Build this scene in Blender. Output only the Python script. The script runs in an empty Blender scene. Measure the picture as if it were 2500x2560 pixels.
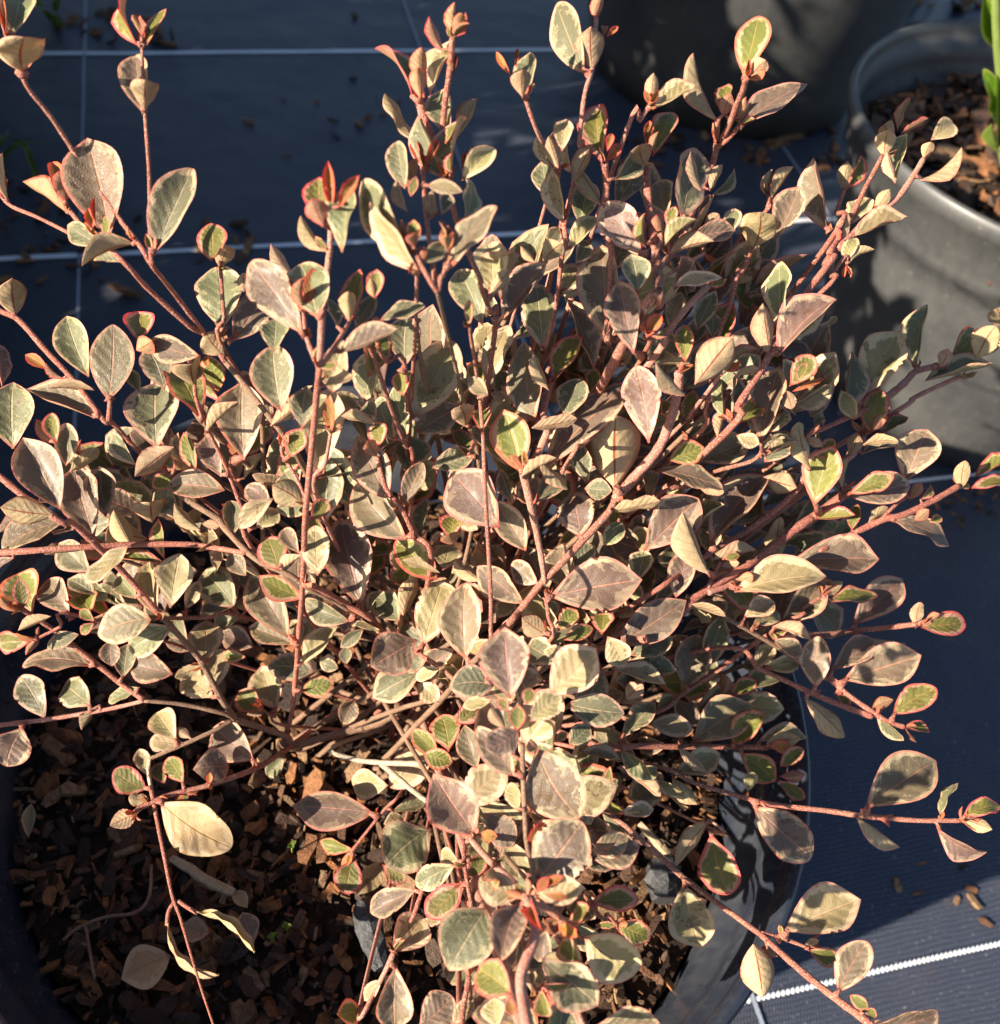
import bpy, bmesh, math, random
from mathutils import Vector, Matrix, noise
random.seed(7)
S = bpy.context.scene
COL = S.collection
R = math.radians

# ------------------------------------------------------------------ camera
PITCH, ROLL, CH, FPX = 49.98, 9.70, 0.332, 2030.0      # pot rim lies at z = 0
_p, _r = R(PITCH), R(ROLL)
FW = Vector((0, math.cos(_p), -math.sin(_p)))
_R0 = Vector((1, 0, 0)); _U0 = _R0.cross(FW)
RT = _R0 * math.cos(_r) + _U0 * math.sin(_r)
UP = -_R0 * math.sin(_r) + _U0 * math.cos(_r)
CAM = Vector((0, 0, CH))
cd = bpy.data.cameras.new('camera')
cd.sensor_fit = 'VERTICAL'; cd.sensor_height = 36.0
cd.lens = 36.0 * FPX / 1950.0
cd.clip_start = 0.01; cd.clip_end = 200
cd.dof.use_dof = True; cd.dof.focus_distance = 0.315
cd.dof.aperture_fstop = cd.lens / 2.1
cam = bpy.data.objects.new('camera', cd); COL.objects.link(cam)
cam.matrix_world = Matrix((( RT.x, UP.x, -FW.x, 0), (RT.y, UP.y, -FW.y, 0), (RT.z, UP.z, -FW.z, CH), (0, 0, 0, 1)))
S.camera = cam

# ------------------------------------------------------------------ light
SUN_AZ, SUN_EL = 215.3, 25.5        # the sun stands in front and to the left, low
w = bpy.data.worlds.new('World'); S.world = w; w.use_nodes = True
nt = w.node_tree; nt.nodes.clear()
sky = nt.nodes.new('ShaderNodeTexSky'); sky.sky_type = 'NISHITA'; sky.sun_disc = False; sky.ozone_density = 2.0
sky.sun_elevation = R(SUN_EL); sky.sun_rotation = R(90 - SUN_AZ)
bgn = nt.nodes.new('ShaderNodeBackground'); bgn.inputs[1].default_value = 0.062
wo = nt.nodes.new('ShaderNodeOutputWorld')
nt.links.new(sky.outputs[0], bgn.inputs[0]); nt.links.new(bgn.outputs[0], wo.inputs[0])
sl = bpy.data.lights.new('sun', 'SUN'); sl.energy = 5.0; sl.angle = R(0.5); sl.color = (1.0, 0.89, 0.73)
so = bpy.data.objects.new('sun', sl); COL.objects.link(so)
TOSUN = Vector((math.cos(R(SUN_AZ)) * math.cos(R(SUN_EL)), math.sin(R(SUN_AZ)) * math.cos(R(SUN_EL)), math.sin(R(SUN_EL))))
so.rotation_euler = TOSUN.to_track_quat('Z', 'Y').to_euler(); so.location = TOSUN * 5
S.view_settings.view_transform = 'Standard'; S.view_settings.look = 'None'
S.view_settings.exposure = 1.55; S.view_settings.gamma = 1.0; S.view_settings.use_curve_mapping = False
S.cycles.max_bounces = 8; S.cycles.transparent_max_bounces = 8

GROUND = -0.22

# ------------------------------------------------------------------ picture coordinates to points in the place
ZO = dict(A=(0, 0), B=(800, 0), C=(1600, 0), D=(0, 640), E=(800, 640), F=(1600, 640), G=(0, 1260), H=(800, 1260), I=(1600, 1260), J=(0, 1860), K=(800, 1860), L=(1600, 1860))
KZ = 900 / 1904
def full(reg, x, y):
    o = ZO[reg]; return (o[0] + x * KZ) * 0.7616, (o[1] + y * KZ) * 0.7616
def ray(x, y):
    return FW + RT * ((x - 952) / FPX) + UP * (-(y - 975) / FPX)
def at(x, y, z):
    d = ray(x, y); return CAM + d * ((z - CH) / d.z)
def at_y(x, y, Y):
    d = ray(x, y); return CAM + d * (Y / d.y)
def depth_at(x, y, t): return CAM + ray(x, y) * t
# heights of the crown's outer leaves above the pot rim
HT = [(700, 1390, -.022), (560, 1390, -.02), (1000, 1340, .105), (1050, 1620, .085), (1000, 1780, .085), (1030, 1950, .08), (1600, 1540, .03), (1890, 1560, .035),
      (1700, 1950, .04), (1400, 1780, .03), (1800, 900, .085), (1900, 640, .10), (1750, 250, .165), (1560, 470, .15), (1430, 60, .20), (1110, 110, .20), (860, 20, .21), (800, 480, .19), (620, 330, .19),
      (270, 60, .195), (290, 440, .165), (40, 100, .19), (20, 560, .12), (200, 680, .11), (0, 900, .095), (80, 1000, .09), (0, 1150, .045), (100, 1350, .0), (300, 1520, -.005), (330, 1750, -.025),
      (600, 700, .165), (600, 980, .10), (420, 720, .12), (420, 1000, .075), (420, 1250, .02), (1100, 850, .12), (1450, 1100, .075), (1550, 1250, .04), (750, 1250, .045), (880, 1180, .065), (1400, 700, .14), (1250, 540, .16),
      (870, 950, .105), (1200, 1000, .10), (1350, 1400, .01), (1150, 1480, .03), (1300, 1650, .01), (850, 1640, .05), (780, 1800, .03), (700, 1540, -.02), (660, 1650, -.03), (1400, 1650, .0), (1150, 1850, .045), (700, 1920, .02), (1180, 1100, .08), (330, 1130, .05)]
def height(x, y):
    sw = sz = 0.0
    for hx, hy, hz in HT:
        k = 1.0 / (((x - hx) ** 2 + (y - hy) ** 2) / 1e4 + 0.08) ** 1.6
        sw += k; sz += k * hz
    return sz / sw
def surf(x, y):
    d = ray(x, y); return (height(x, y) - CH) / d.z
# ------------------------------------------------------------------ the shrub: stems (kind, widths, layer, path) and leaves
STEMS = '''
b 56 50 -1|H420,1080 H330,1150 H200,1190 H20,1235 G1600,1270 G1490,1290
w 30 40 0|H60,1290 H180,1350 H320,1368 H430,1372 H560,1376
w 42 34 0|H320,1368 K400,170 K490,245 K560,300
b 44 40 0|G1490,1290 G1530,1240 G1400,1190 G1240,1140
b 34 24 0|G1240,1140 G1190,1110 G960,1060 G760,1042
p 26 34 0|G760,1042 G550,1090 G250,1140 G0,1170 G-120,1185
b 30 26 0|G1225,1150 G1130,1200 G1000,1260 G880,1310 G790,1350
w 26 26 0|G790,1345 J785,150 J800,240
r 30 14 1|J800,240 J830,400 J870,600 J910,800 J950,910 J1000,1080 J1060,1280 J1140,1520
r 36 34 1|J1470,60 J1350,130 J1250,170 J1100,220 J930,262 J850,288 J760,330 J715,360
r 30 44 .6|G1490,1270 G1540,1120 G1565,900 G1580,700 G1600,440 G1608,280 D1612,1440 D1622,1300 D1660,900 D1690,590
p 44 34 .8|D1690,590 D1705,300 D1740,0 A1742,1350 A1752,1180 A1755,1100
p 40 26 .8|D1690,590 D1655,520 D1620,420 D1605,290
p 40 26 .8|D1690,600 D1745,520 D1800,430 D1850,345
p 30 22 .7|D1670,1270 D1720,1100 D1748,940
p 24 26 .6|D1625,1310 D1570,1180 D1500,1060 D1490,1010
b 40 36 .2|D1560,1030 D1510,960 D1400,820 D1300,690 D1195,565
r 38 30 .3|D1195,565 D1090,420 D1000,370 D790,180 D700,80 D620,0 A540,1280 A430,1190 A345,1080
r 34 30 .1|D1130,480 D1050,370 D930,210 D860,120 A800,1400 A740,1300 A640,1170 A500,970 A390,805 A270,620 A150,470 A112,380
p 30 30 .1|A112,380 A40,200 A0,60 A-30,-60
r 30 22 .3|A805,1400 A795,1300 A790,950 A768,620 A755,400 A750,190
r 24 26 .2|A560,1320 A430,1262 A360,1230 A200,1150 A60,1090 A0,1030
r 28 24 .4|D1210,540 D1185,320 D1165,50 A1162,1420
r 30 40 .2|D930,1180 D740,1040 D600,890 D550,870 D400,670 D250,510 D100,340 D0,290 D-90,230
r 36 26 .5|D575,870 D582,760
r 30 24 .5|G1330,230 D1300,1400 D1240,1230 D1180,1080 D1080,880 D1035,740 D1030,660
r 26 22 .5|D1255,1200 D1245,1060
b 40 40 .3|G1240,1130 G1180,1050 G1100,900 G1040,800 G950,700 G850,590
r 40 46 .4|G850,590 G660,370 G520,230 G380,100 D330,1410 D150,1290 D0,1170 D-80,1120
b 34 44 .2|G1904,600 G1780,520 G1640,450 G1540,380 G1350,290 G1190,130 D1150,1390 D990,1290 D900,1210
r 40 44 .3|H300,640 H130,530 H0,450 G1610,420
r 34 30 .2|H720,940 H640,870 H520,790
r 34 46 -.5|G1300,260 G1150,235 G1000,215 G700,215 G400,232 G100,252 G-40,262
r 26 26 .1|G1260,590 G1100,600 G920,605 G860,600
r 36 34 .3|G760,1035 G650,960 G540,870 G400,760 G230,630 G120,560
r 24 20 .2|G410,590 G320,650 G200,710
p 20 14 .2|G1500,1170 G1430,1120 G1390,1090
r 28 26 1|H880,930 E870,1170 E850,800 E825,600 E790,370
b 28 26 .2|H760,330 E840,1140 E780,850 E720,600 E660,350 E620,190
r 34 26 .4|E620,190 E575,120 E510,0 B535,1400 B490,1310
r 40 28 .4|E622,190 E605,100 B590,1350 B560,1120 B545,900
r 36 24 .4|E625,190 E640,110 B655,1450 B678,1320
p 40 44 .3|B545,915 B548,880
r 34 40 .2|E925,400 E900,300 E850,160 B850,1481 B800,1370 B740,1220 B690,1050 B660,930 B620,780 B560,640 B535,560
p 60 56 .2|B545,620 B530,540
r 38 40 -.3|B640,800 B660,560 B685,380 B700,200
r 26 26 -.6|E490,640 E505,400 E512,90 B505,1400
r 30 30 .1|E490,1120 E450,1000 E400,870 E330,670 E270,500 E240,420
r 26 30 .1|E460,640 E350,560 E305,470
r 26 34 .3|E1170,600 E1200,470 E1250,250 E1280,0 B1300,1300 B1290,1180
r 30 24 .1|B1290,1200 B1320,1080 B1335,960
r 30 30 -.3|B1260,1280 B1245,1060 B1265,890
r 40 30 .5|H590,290 E500,1470 E430,1330 E350,1230 E300,1060
p 34 60 .8|H1190,420 H1165,250 H1130,80 E1110,1300 E1075,1140
p 50 44 .8|E1170,1010 E1180,830 E1210,700
r 26 30 .3|H1220,720 H1210,600 H1195,500
b 40 40 .6|H340,1350 H420,1270 H520,1160 H620,1060 H690,980 H760,890 H880,770
r 46 50 .6|H980,650 H1060,560 H1170,420 H1280,310 H1430,150 H1530,40 E1560,1290
p 66 60 .8|E1560,1290 E1680,1150 E1790,1020 E1860,850 E1895,700 F205,620
p 50 40 .6|F30,600 F150,400 F250,270 F360,160
r 30 26 .2|E1300,1110 E1390,1000 E1500,900 E1640,720
r 30 40 .4|E1690,560 E1720,430 E1735,410
r 50 46 .3|E1560,560 E1540,440 E1520,420 B1545,1350 B1500,1200 B1515,1000 B1505,860
r 70 50 .4|E1700,300 E1790,260 E1785,100 B1790,1450 B1765,1280 B1742,1100 B1722,880
r 36 40 .3|C100,1420 C200,1300 C280,1120 C345,960 C390,850 C405,760
r 40 36 .3|C405,770 C408,640
r 40 40 .3|C405,770 C460,690 C510,560 C545,480 C560,415
r 36 30 .3|C410,780 C470,730 C530,660
r 32 26 .2|C100,1440 C130,1380 C150,1350
r 28 24 .3|C60,1400 C30,1290 C35,1230
p 22 22 -.6|C110,1481 C170,1440 C250,1390 C340,1340
p 32 28 -.3|B1600,750 B1690,640 B1745,555
p 28 32 -.2|B1350,930 B1370,760 B1400,500 B1440,360 B1460,100
p 24 30 -.2|B1250,860 B1180,760 B1130,650 B1085,515
r 34 30 .2|F250,1000 F350,800 F420,410 F470,280 F520,80 C520,1470 C560,1400 C600,1300
r 26 30 .1|C640,1150 C670,1110 C685,1040
r 46 44 .3|F450,940 F520,790 F650,590 F720,450 F800,310 F900,170 F1030,0 C980,1400 C1040,1300
r 40 28 .3|C1000,1340 C1100,1180 C1200,980 C1285,820
p 44 36 .3|C1040,1320 C1200,1170 C1350,1060 C1440,940 C1500,840
r 34 26 .3|C980,1310 C1040,1120 C1080,1005
r 30 26 .1|F900,250 F1010,100 F1090,0 C1090,1400
p 26 24 .2|F180,930 F270,830 F410,650 F440,610
r 30 26 .3|F50,1290 F250,1220 F400,1140 F580,1090 F640,1040 F640,990
r 34 34 .4|F860,970 F900,940 F1000,900 F1120,840 F1140,790
r 54 40 .4|F1120,850 F1300,750 F1400,670 F1460,610 F1580,580
p 34 28 .2|F1310,850 F1450,750 F1690,640
p 50 40 .4|F1020,1130 F1110,1050 F1170,990 F1180,940
r 34 46 .6|I0,510 I240,350 I400,240 I570,140 F780,1290 F880,1160 F900,1110
r 54 60 .8|H1680,720 I0,710 I200,590 I330,470 I560,330 I700,230 I870,100 F920,1380 F1080,1265
r 44 40 .5|I850,280 I1000,220 I1270,90 F1390,1370 F1540,1300 F1690,1215
p 26 26 .7|I360,440 I400,350 I430,300
p 40 30 .7|I360,470 I450,440 I520,400
r 24 24 .2|F1250,1420 F1360,1310 F1430,1260
r 40 34 .1|I700,705 I850,690 I1000,690 I1150,670 I1300,655 I1470,635
b 30 34 .3|I340,500 I450,600 I560,660 I700,740 I850,840 I1000,930
r 36 34 .3|I1000,920 I1100,1010 I1200,1080 I1310,1150 I1400,1180
r 30 40 .2|I430,760 I630,870 I800,950 I930,1010 I1100,1080 I1230,1125
r 30 34 .3|I60,1110 I230,1000 I400,890 I600,740 I690,690
r 40 34 .1|H1440,1270 I0,1280 I300,1285 I480,1285 I670,1290
r 24 26 .2|I760,620 I850,560 I960,490
r 26 40 .2|L60,110 L270,200 L500,270 L700,320 L1000,355 L1130,375 L1250,388
r 34 30 .2|L1250,388 L1470,405 L1700,405
r 34 36 .3|K1540,380 K1700,520 L0,500 L210,690 L380,820 L640,1010
r 40 56 .3|L640,1010 L830,1180 L1000,1320 L1150,1430 L1290,1540
r 30 24 .3|L640,1000 L760,1030 L880,1075
b 36 34 2.5|K1100,720 K1090,500 K1075,200 H1070,1270
p 50 40 3.5|K1090,820 K1010,720 K900,620 K785,490
p 80 64 3.5|K1080,1520 K1060,1240 K1140,990 K1090,820
p 60 40 3.2|K1100,830 K1200,870 K1310,950
p 40 34 1.5|K1400,1520 K1360,1400 K1310,1170 K1245,1010
r 26 30 .2|K790,850 K765,640 K760,510
r 26 30 .2|K480,910 K550,750
p 30 36 .4|K210,1400 K300,1290 K390,1105
r 40 34 .2|K740,1520 K760,1380 K790,1230
r 22 20 .2|K420,270 K340,350 K165,570
r 26 22 .2|K1440,860 K1520,900 K1570,960
r 24 22 .2|K1100,1180 K1180,1270 K1200,1310
p 20 18 .2|L380,450 L370,400
p 26 26 .3|J720,350 J700,390
'''
LEAVES = '''
A 60 200 100 -40 165 O;120 385 125 190 255 c 2;30 190 5 0 40 R;750 590 710 315 145 M;765 585 768 420 142 c 2;728 240 645 0 62 Y;775 240 855 55 60 Y;750 245 750 150 40 R;825 1330 1010 880 200 O 1
580 1250 460 730 310 M 1;350 1065 320 900 112 y 2;340 1050 280 870 80 R;360 1130 150 975 65 y;40 1060 15 835 45 c;545 1300 375 1200 110 O;710 1290 418 1385 95 c 2;660 1390 510 1375 50 O
490 1210 465 1100 55 R 2;510 1190 497 1040 25 R 2;555 1250 560 1140 45 Y 2;540 1280 445 1175 30 R 2;1120 1380 1110 1195 145 Y;1165 1420 1215 1290 105 c 2;1755 1105 1735 850 65 R 2;1790 1100 1900 925 65 R 2
1700 1180 1690 960 150 Y;1710 1200 1650 1050 120 y 1;1725 1330 1580 1150 80 c 1;1810 1335 1850 1005 120 O;1540 1460 1440 1310 70 c
D 80 310 60 110 150 c 2;470 640 350 340 165 O;575 760 590 355 222 M 1;740 455 730 310 150 Y;805 450 720 500 110 y 1;1060 530 810 460 140 M;1170 400 1150 90 230 O;1190 530 1100 420 130 c;1230 450 1400 200 170 M
1605 420 1320 30 220 M 1;1290 190 1290 100 60 c;1450 510 1460 350 140 O;1680 330 1590 50 230 O;1610 290 1650 80 65 R;1605 285 1590 110 60 y 2;1850 350 1890 90 110 Y;1850 345 1840 185 90 c 2;1490 825 1440 500 210 O
1715 690 1870 625 80 c 1;870 710 790 510 150 O;1060 865 900 570 165 Y;1030 690 1000 550 160 c 2;1100 590 1085 535 30 R;830 1020 815 690 262 O;1290 1080 1280 660 242 M 1;1095 920 1260 770 50 c 2;505 855 180 720 130 M
500 710 280 690 45 c;255 600 145 530 60 R;340 650 250 580 30 y;740 720 690 610 70 O;70 1020 60 695 230 O;10 690 -20 480 70 M;320 1340 120 960 240 M 1;300 985 265 825 90 Y 1;290 990 200 880 70 y;350 1110 350 905 110 O
370 1140 505 1030 70 c;720 1110 605 945 80 O;920 1010 710 1160 130 c 1;930 1130 840 1040 70 Y 1;960 1130 880 1090 70 y 1;1035 1130 965 930 90 Y 1;1170 1170 1100 965 120 M;1190 1240 890 1210 150 M 1;920 1150 815 1220 90 Y
1240 1070 1225 985 50 R;1290 1180 1400 1040 60 c 1;1430 900 1580 785 80 c 1;1600 910 1620 715 130 O;1530 1065 1590 910 120 Y 1;1680 1170 1740 740 222 C;1750 950 1740 730 60 R 2;1600 1260 1510 1150 120 O;1430 1310 1310 1230 110 M
1615 1320 1440 1210 150 c 1;1450 1280 1260 1440 110 C 1;1350 1440 1460 1350 100 C;560 1380 530 1140 150 O;500 1500 400 1150 210 M;285 1370 0 1330 150 c 2;690 1530 610 1370 100 c;805 1410 795 1310 180 c;940 1350 820 1260 130 O
1060 1450 930 1330 70 c;1230 1480 1220 1310 100 O;1160 1430 1075 1420 50 c;1650 1400 1720 1300 90 Y
E 100 515 410 385 110 M 1;320 340 530 270 80 O;450 590 460 340 170 O;290 225 300 85 90 Y;285 220 270 120 60 y 1;190 390 280 230 90 O;90 380 50 230 70 O;860 365 720 60 190 O 1;910 220 900 -50 180 C;900 210 1005 70 80 c 1
960 340 1200 30 150 M 1;890 675 975 385 130 C;1260 220 1350 60 130 C;1180 500 1140 170 180 O;1510 430 1490 -10 210 M;1660 520 1580 130 180 M 1;1680 190 1650 10 140 O;1450 600 1330 265 130 M;1720 310 1790 235 50 c;1730 430 1800 300 80 R 1
1230 670 1380 405 130 Y 1;1130 880 1070 490 180 M;1210 710 1130 525 70 c 2;490 860 680 485 230 C;510 930 720 800 150 M -1;890 740 780 640 90 C 1;770 900 740 790 130 c 2;900 720 970 760 50 m;1300 850 1370 670 150 O
1200 1110 1590 690 185 M -2;1740 990 1670 580 195 M 1.5;1560 1230 1560 830 288 c 2.5;1060 1140 970 810 215 Y 1;1120 910 1360 860 75 c 2;1060 1170 1250 1065 45 c 2;1130 1040 1310 1240 70 m 1;1090 1130 1080 1030 30 R 2;350 1280 190 950 200 M 1
320 1000 290 870 110 Y 1;300 1060 250 970 80 y 2;460 1500 200 1240 200 M;480 1170 480 975 190 O -1;440 1310 540 1090 110 M 1;950 1440 680 1150 290 M 1;1090 1560 920 1300 160 M 1;1380 1490 1330 1245 205 M 1;590 1120 800 1050 120 O -1
780 1070 720 930 90 Y -1;860 940 860 810 100 Y -1;390 980 320 770 110 O;460 960 390 715 110 O;440 740 425 620 90 Y;290 890 130 850 60 c;300 850 240 790 90 O;530 1500 560 1300 80 O;1010 1300 960 1150 70 O;1400 1230 1530 1240 110 O
1150 1300 1270 1140 120 O -1;1540 1350 1800 1295 75 c 2;1430 730 1450 605 80 Y;1590 590 1640 510 60 c;690 1500 710 1370 120 Y
B 700 200 710 10 65 y 1;720 190 750 60 65 y 2;650 270 580 110 60 y;490 520 335 255 80 Y;530 420 535 270 90 y;530 520 515 350 90 y 2;580 500 695 235 85 C;510 760 360 525 60 c;690 730 620 490 140 O;700 940 740 640 100 O;730 720 820 540 80 m
650 940 530 650 110 O;540 880 500 750 45 R;560 890 620 750 40 R;650 780 640 700 30 R;665 760 715 660 35 Y;690 930 700 810 35 Y;750 955 930 775 120 C 1;780 860 800 785 35 Y;760 920 765 815 30 R;705 400 720 300 25 R;450 1000 405 770 110 O
460 990 500 855 70 y;480 1040 505 940 50 Y;465 1120 405 975 60 c;570 980 755 1010 75 C 1;600 1150 590 1030 60 c;640 1140 670 1020 80 O;760 1170 800 960 90 O;450 1330 220 1000 180 O -1;520 1430 245 1075 125 C 1;500 1310 495 1160 82 Y 1
500 1310 500 1230 78 y 2;680 1330 675 1190 75 Y 1;675 1320 670 1240 75 y 2;685 1420 930 1085 130 M 1;540 1390 650 1290 90 O;1220 1060 1180 870 110 O;1290 1180 1225 895 112 C 1;1395 385 1250 50 170 O;1440 370 1430 135 158 c 2
1450 100 1490 -30 70 y 1;1510 200 1570 145 30 R;1500 190 1500 140 35 R;1010 400 940 285 35 R;1035 360 1045 265 22 R;1100 520 1110 300 110 O;1070 510 1070 360 108 c 2;1280 800 1300 645 100 C;1260 890 1210 720 75 c 1;1220 880 1165 710 60 C
1330 920 1285 710 80 C;1330 970 1430 760 90 c 1;1490 860 1460 570 150 Y;1510 860 1590 755 60 R 1;1520 800 1545 700 45 R 1;1760 830 1850 600 120 Y;1730 790 1745 635 55 R 1;1750 800 1790 695 40 y 1;1720 880 1690 755 130 c 2;1740 550 1765 385 75 c 1
1760 580 1960 460 90 C;1560 950 1680 830 110 O -1;1560 1100 1690 880 150 O -1;1700 1350 1490 1080 212 M 1;1490 1090 1370 900 80 c;1370 1190 1420 975 140 O;1830 1150 1800 970 150 M;1725 1310 1705 1125 45 Y 1;1810 1240 1780 1135 72 y 2
1840 1210 1880 1090 72 Y 1;1180 1380 1270 1290 110 c;1320 1320 1450 1160 90 C;1140 1390 1070 1310 45 m;1350 1400 1410 1280 90 O;1200 1290 1260 1210 80 O
C 550 390 615 100 165 Y;570 420 670 310 100 c 2;410 640 265 290 70 m 1;530 670 885 425 135 M 1;450 620 460 460 88 Y;440 610 480 490 80 y 1;530 650 560 510 60 y 1;220 1160 300 830 170 O -1;325 1010 260 800 55 m 1;370 1010 430 885 55 c
380 1030 500 910 55 O;130 1300 295 1145 70 C 1;270 1250 480 1220 110 M;150 1350 390 1260 90 c 2;340 1200 410 1140 70 c;480 1240 500 1110 90 O;600 1310 640 1120 205 c 2;720 1260 830 1015 150 M;680 1040 690 915 50 m;690 1060 800 900 45 m
990 1220 925 875 118 M;1080 1010 1100 850 85 c 1;1090 1000 1170 845 70 Y;1290 830 1310 680 110 c 2;1350 720 1290 660 80 m;1365 690 1410 535 45 y;1380 705 1525 625 40 y 1;1350 970 1390 720 110 O -1;1350 960 1310 820 60 c -1;1540 740 1655 655 110 C
1500 840 1540 750 65 c 2;1480 950 1685 820 40 m;1240 1110 1320 1000 72 c 1;1110 1260 1420 1140 100 C 1;1110 1190 1200 1060 110 C -1;1060 1280 1090 1150 70 c;1080 1390 1130 1260 80 C;1110 1390 1215 1320 40 c
F 180 160 410 110 75 C;740 400 735 70 125 O;690 530 650 250 118 c 1;730 530 1000 230 170 M;990 380 1035 325 35 C;1170 750 1370 390 232 C 1;1460 590 1500 285 108 O;1640 540 1765 395 130 Y;1780 540 1880 370 150 c 1;1904 370 1890 285 110 c
1510 660 1835 580 70 O;1590 590 1630 490 80 m 1;1080 850 1115 540 100 O;1140 860 1060 710 92 C 1;1220 940 1260 705 145 Y 2;1230 930 1300 825 60 y 2;1275 940 1405 860 65 Y;1180 1000 1365 970 60 c 1;1170 1050 1370 1000 65 O;1110 1060 1150 940 80 m 1
1400 1190 1510 935 210 M;790 690 900 540 120 Y;840 670 880 560 50 Y 1;800 720 965 650 30 R;770 710 800 800 70 c;640 990 735 580 188 M 1;670 630 510 630 36 m;480 870 500 640 70 O;440 850 430 680 55 O;510 890 620 790 110 Y -1
240 560 230 360 102 Y 1;290 680 490 430 192 c 1;470 580 595 490 45 y;240 740 80 560 55 c 2;90 580 240 560 60 m;300 390 390 200 100 O;380 430 380 305 90 O;410 960 450 815 55 c;230 970 380 900 80 O;320 1090 550 990 165 M -1
150 1080 340 1010 132 Y 1;95 1130 440 1230 110 M 1;300 1210 445 1250 80 c 1;510 950 620 990 80 C;660 1090 770 940 140 O -1;660 1060 830 985 50 C;900 1130 830 880 95 c 2;890 960 955 1000 50 c;960 1060 1020 965 75 Y 1;920 1320 1030 1000 192 Y 2
1070 1230 1100 1065 42 m 1;1100 1270 1430 1200 172 M 1;1100 1260 1345 1160 100 Y 2;1700 1230 1720 1080 82 c 1;1770 1170 1960 1080 70 Y;1750 1230 1950 1190 70 Y;1430 1290 1490 1200 60 y 1;1480 1290 1540 1215 45 Y;650 1170 810 1220 120 c
370 1530 640 1175 195 M;20 1560 280 1310 230 M;920 1390 1140 1370 70 Y 2;1120 1450 1150 1310 75 Y 1;1200 1420 1300 1340 50 m;1335 1400 1620 1500 100 M;1450 1400 1530 1340 65 y 1;1530 1410 1590 1380 50 Y;250 890 280 720 90 Y;120 840 140 775 60 Y
G 480 360 320 220 150 O;680 220 450 420 92 C 1;870 315 640 280 60 Y;870 290 840 100 70 Y;830 590 780 330 122 C;900 550 950 260 195 C 1;980 560 1050 420 80 C;1245 550 1090 375 182 O;1470 350 1400 170 162 Y 1;1470 360 1600 270 50 c 2
1610 500 1365 380 132 Y 2;1535 715 1310 375 200 M 1;1680 380 1660 110 152 C 2;1850 620 1630 520 110 O;1550 740 1340 660 130 M;1600 850 1775 640 112 C 1;1660 900 1440 860 140 O;1830 850 1830 765 65 O;1790 870 1700 840 70 O
800 610 510 690 205 M 1;920 650 700 770 162 O;480 580 420 490 150 Y;500 620 420 560 60 Y 1;500 630 425 690 60 Y 1;170 590 90 375 200 Y;120 545 100 390 88 Y 2;95 570 0 490 60 y 2;370 590 240 420 150 M;270 595 95 670 60 c 1;170 720 0 730 112 Y
190 690 175 760 40 y;420 690 260 750 80 O;490 860 150 825 130 M;590 710 590 840 100 M;650 920 670 760 110 O;915 900 700 850 152 M;1080 830 1090 630 172 C;1065 860 925 915 72 c 1;1120 990 1170 790 130 C;1130 1030 980 920 152 C;1300 810 1185 800 70 Y
1340 760 1190 680 130 M -1;1280 580 1140 640 90 O;1370 1100 1260 990 132 Y 1;1460 1090 1390 880 170 C;1400 1090 1320 1110 50 c;1600 990 1750 950 112 Y;240 1140 120 935 142 O;480 1070 340 960 152 O;740 970 590 1040 66 O;530 1060 440 1180 42 m
120 1180 40 1365 192 M;930 1250 830 1110 142 C;980 1280 810 1260 110 C;1010 1240 930 1190 50 c;1340 1355 1150 1200 200 M;1210 1390 1050 1400 172 M;780 1440 740 1310 80 C;970 1480 890 1360 102 Y;870 1480 830 1380 92 Y;1510 1330 1420 1430 82 O
500 480 370 400 100 O;720 500 630 400 112 O;1300 380 1220 280 100 M;1580 260 1500 140 90 M;75 285 -40 370 50 M
H 620 400 420 215 162 Y;635 365 435 295 52 c 2;650 350 680 220 150 C;700 215 690 155 100 y;545 750 640 420 182 C;770 820 760 415 222 M 1;440 590 500 390 90 c;420 620 310 490 150 O;510 720 270 860 240 M 2;530 890 300 1010 170 O
510 950 620 1030 110 C;640 870 520 920 70 C;1080 530 830 330 162 M 1;1150 420 1030 320 110 M;1215 490 1705 400 282 M 2;850 410 720 310 80 c;1490 690 1500 575 128 Y 1;1010 1030 975 650 272 M 3;1220 1010 1460 760 255 C 1;1330 790 1195 780 80 C
1520 700 1600 850 130 C;920 960 710 960 172 O;910 1040 770 1070 70 C;1110 1150 1280 1010 150 C 4;1040 1200 1050 1060 95 Y 4;1000 1100 940 1030 70 Y 3;1090 1060 1110 970 80 Y 3;1050 1200 880 1300 162 M 3;980 1190 900 1080 80 c 3;1240 1260 1310 1210 50 Y 3
1110 1240 1130 1320 60 y 4;220 550 100 75 262 M 1;1150 1300 1370 1670 305 M 3;680 1310 640 1115 168 Y 1;720 1160 830 1060 102 Y;620 1330 500 1210 100 Y;545 1320 700 1370 112 Y 1;830 1400 760 1170 132 M 1;1030 1440 830 1180 150 M 1;950 1380 1050 1380 80 Y
1310 1060 1580 1100 162 O;1540 870 1800 945 92 C;1590 1240 1755 1070 112 O;1745 1165 1945 1190 112 C;1320 1270 1420 1180 112 O;1375 1310 1590 1350 76 C 1;1590 1300 1755 1460 92 O 1;1590 740 1904 530 192 M;1650 800 1840 720 132 O;1620 840 1860 880 100 O
1620 1030 1700 960 90 m;1190 690 1080 610 110 m;1260 670 1350 570 102 Y;930 610 1000 500 112 C;1290 720 1430 660 80 Y;1680 410 1720 260 122 O;1580 300 1430 150 92 M;1500 220 1590 110 100 O;1330 330 1440 230 110 O;180 1040 130 1150 102 M;230 660 120 750 70 O
250 570 300 465 50 C;370 1500 560 1320 172 C
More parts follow.
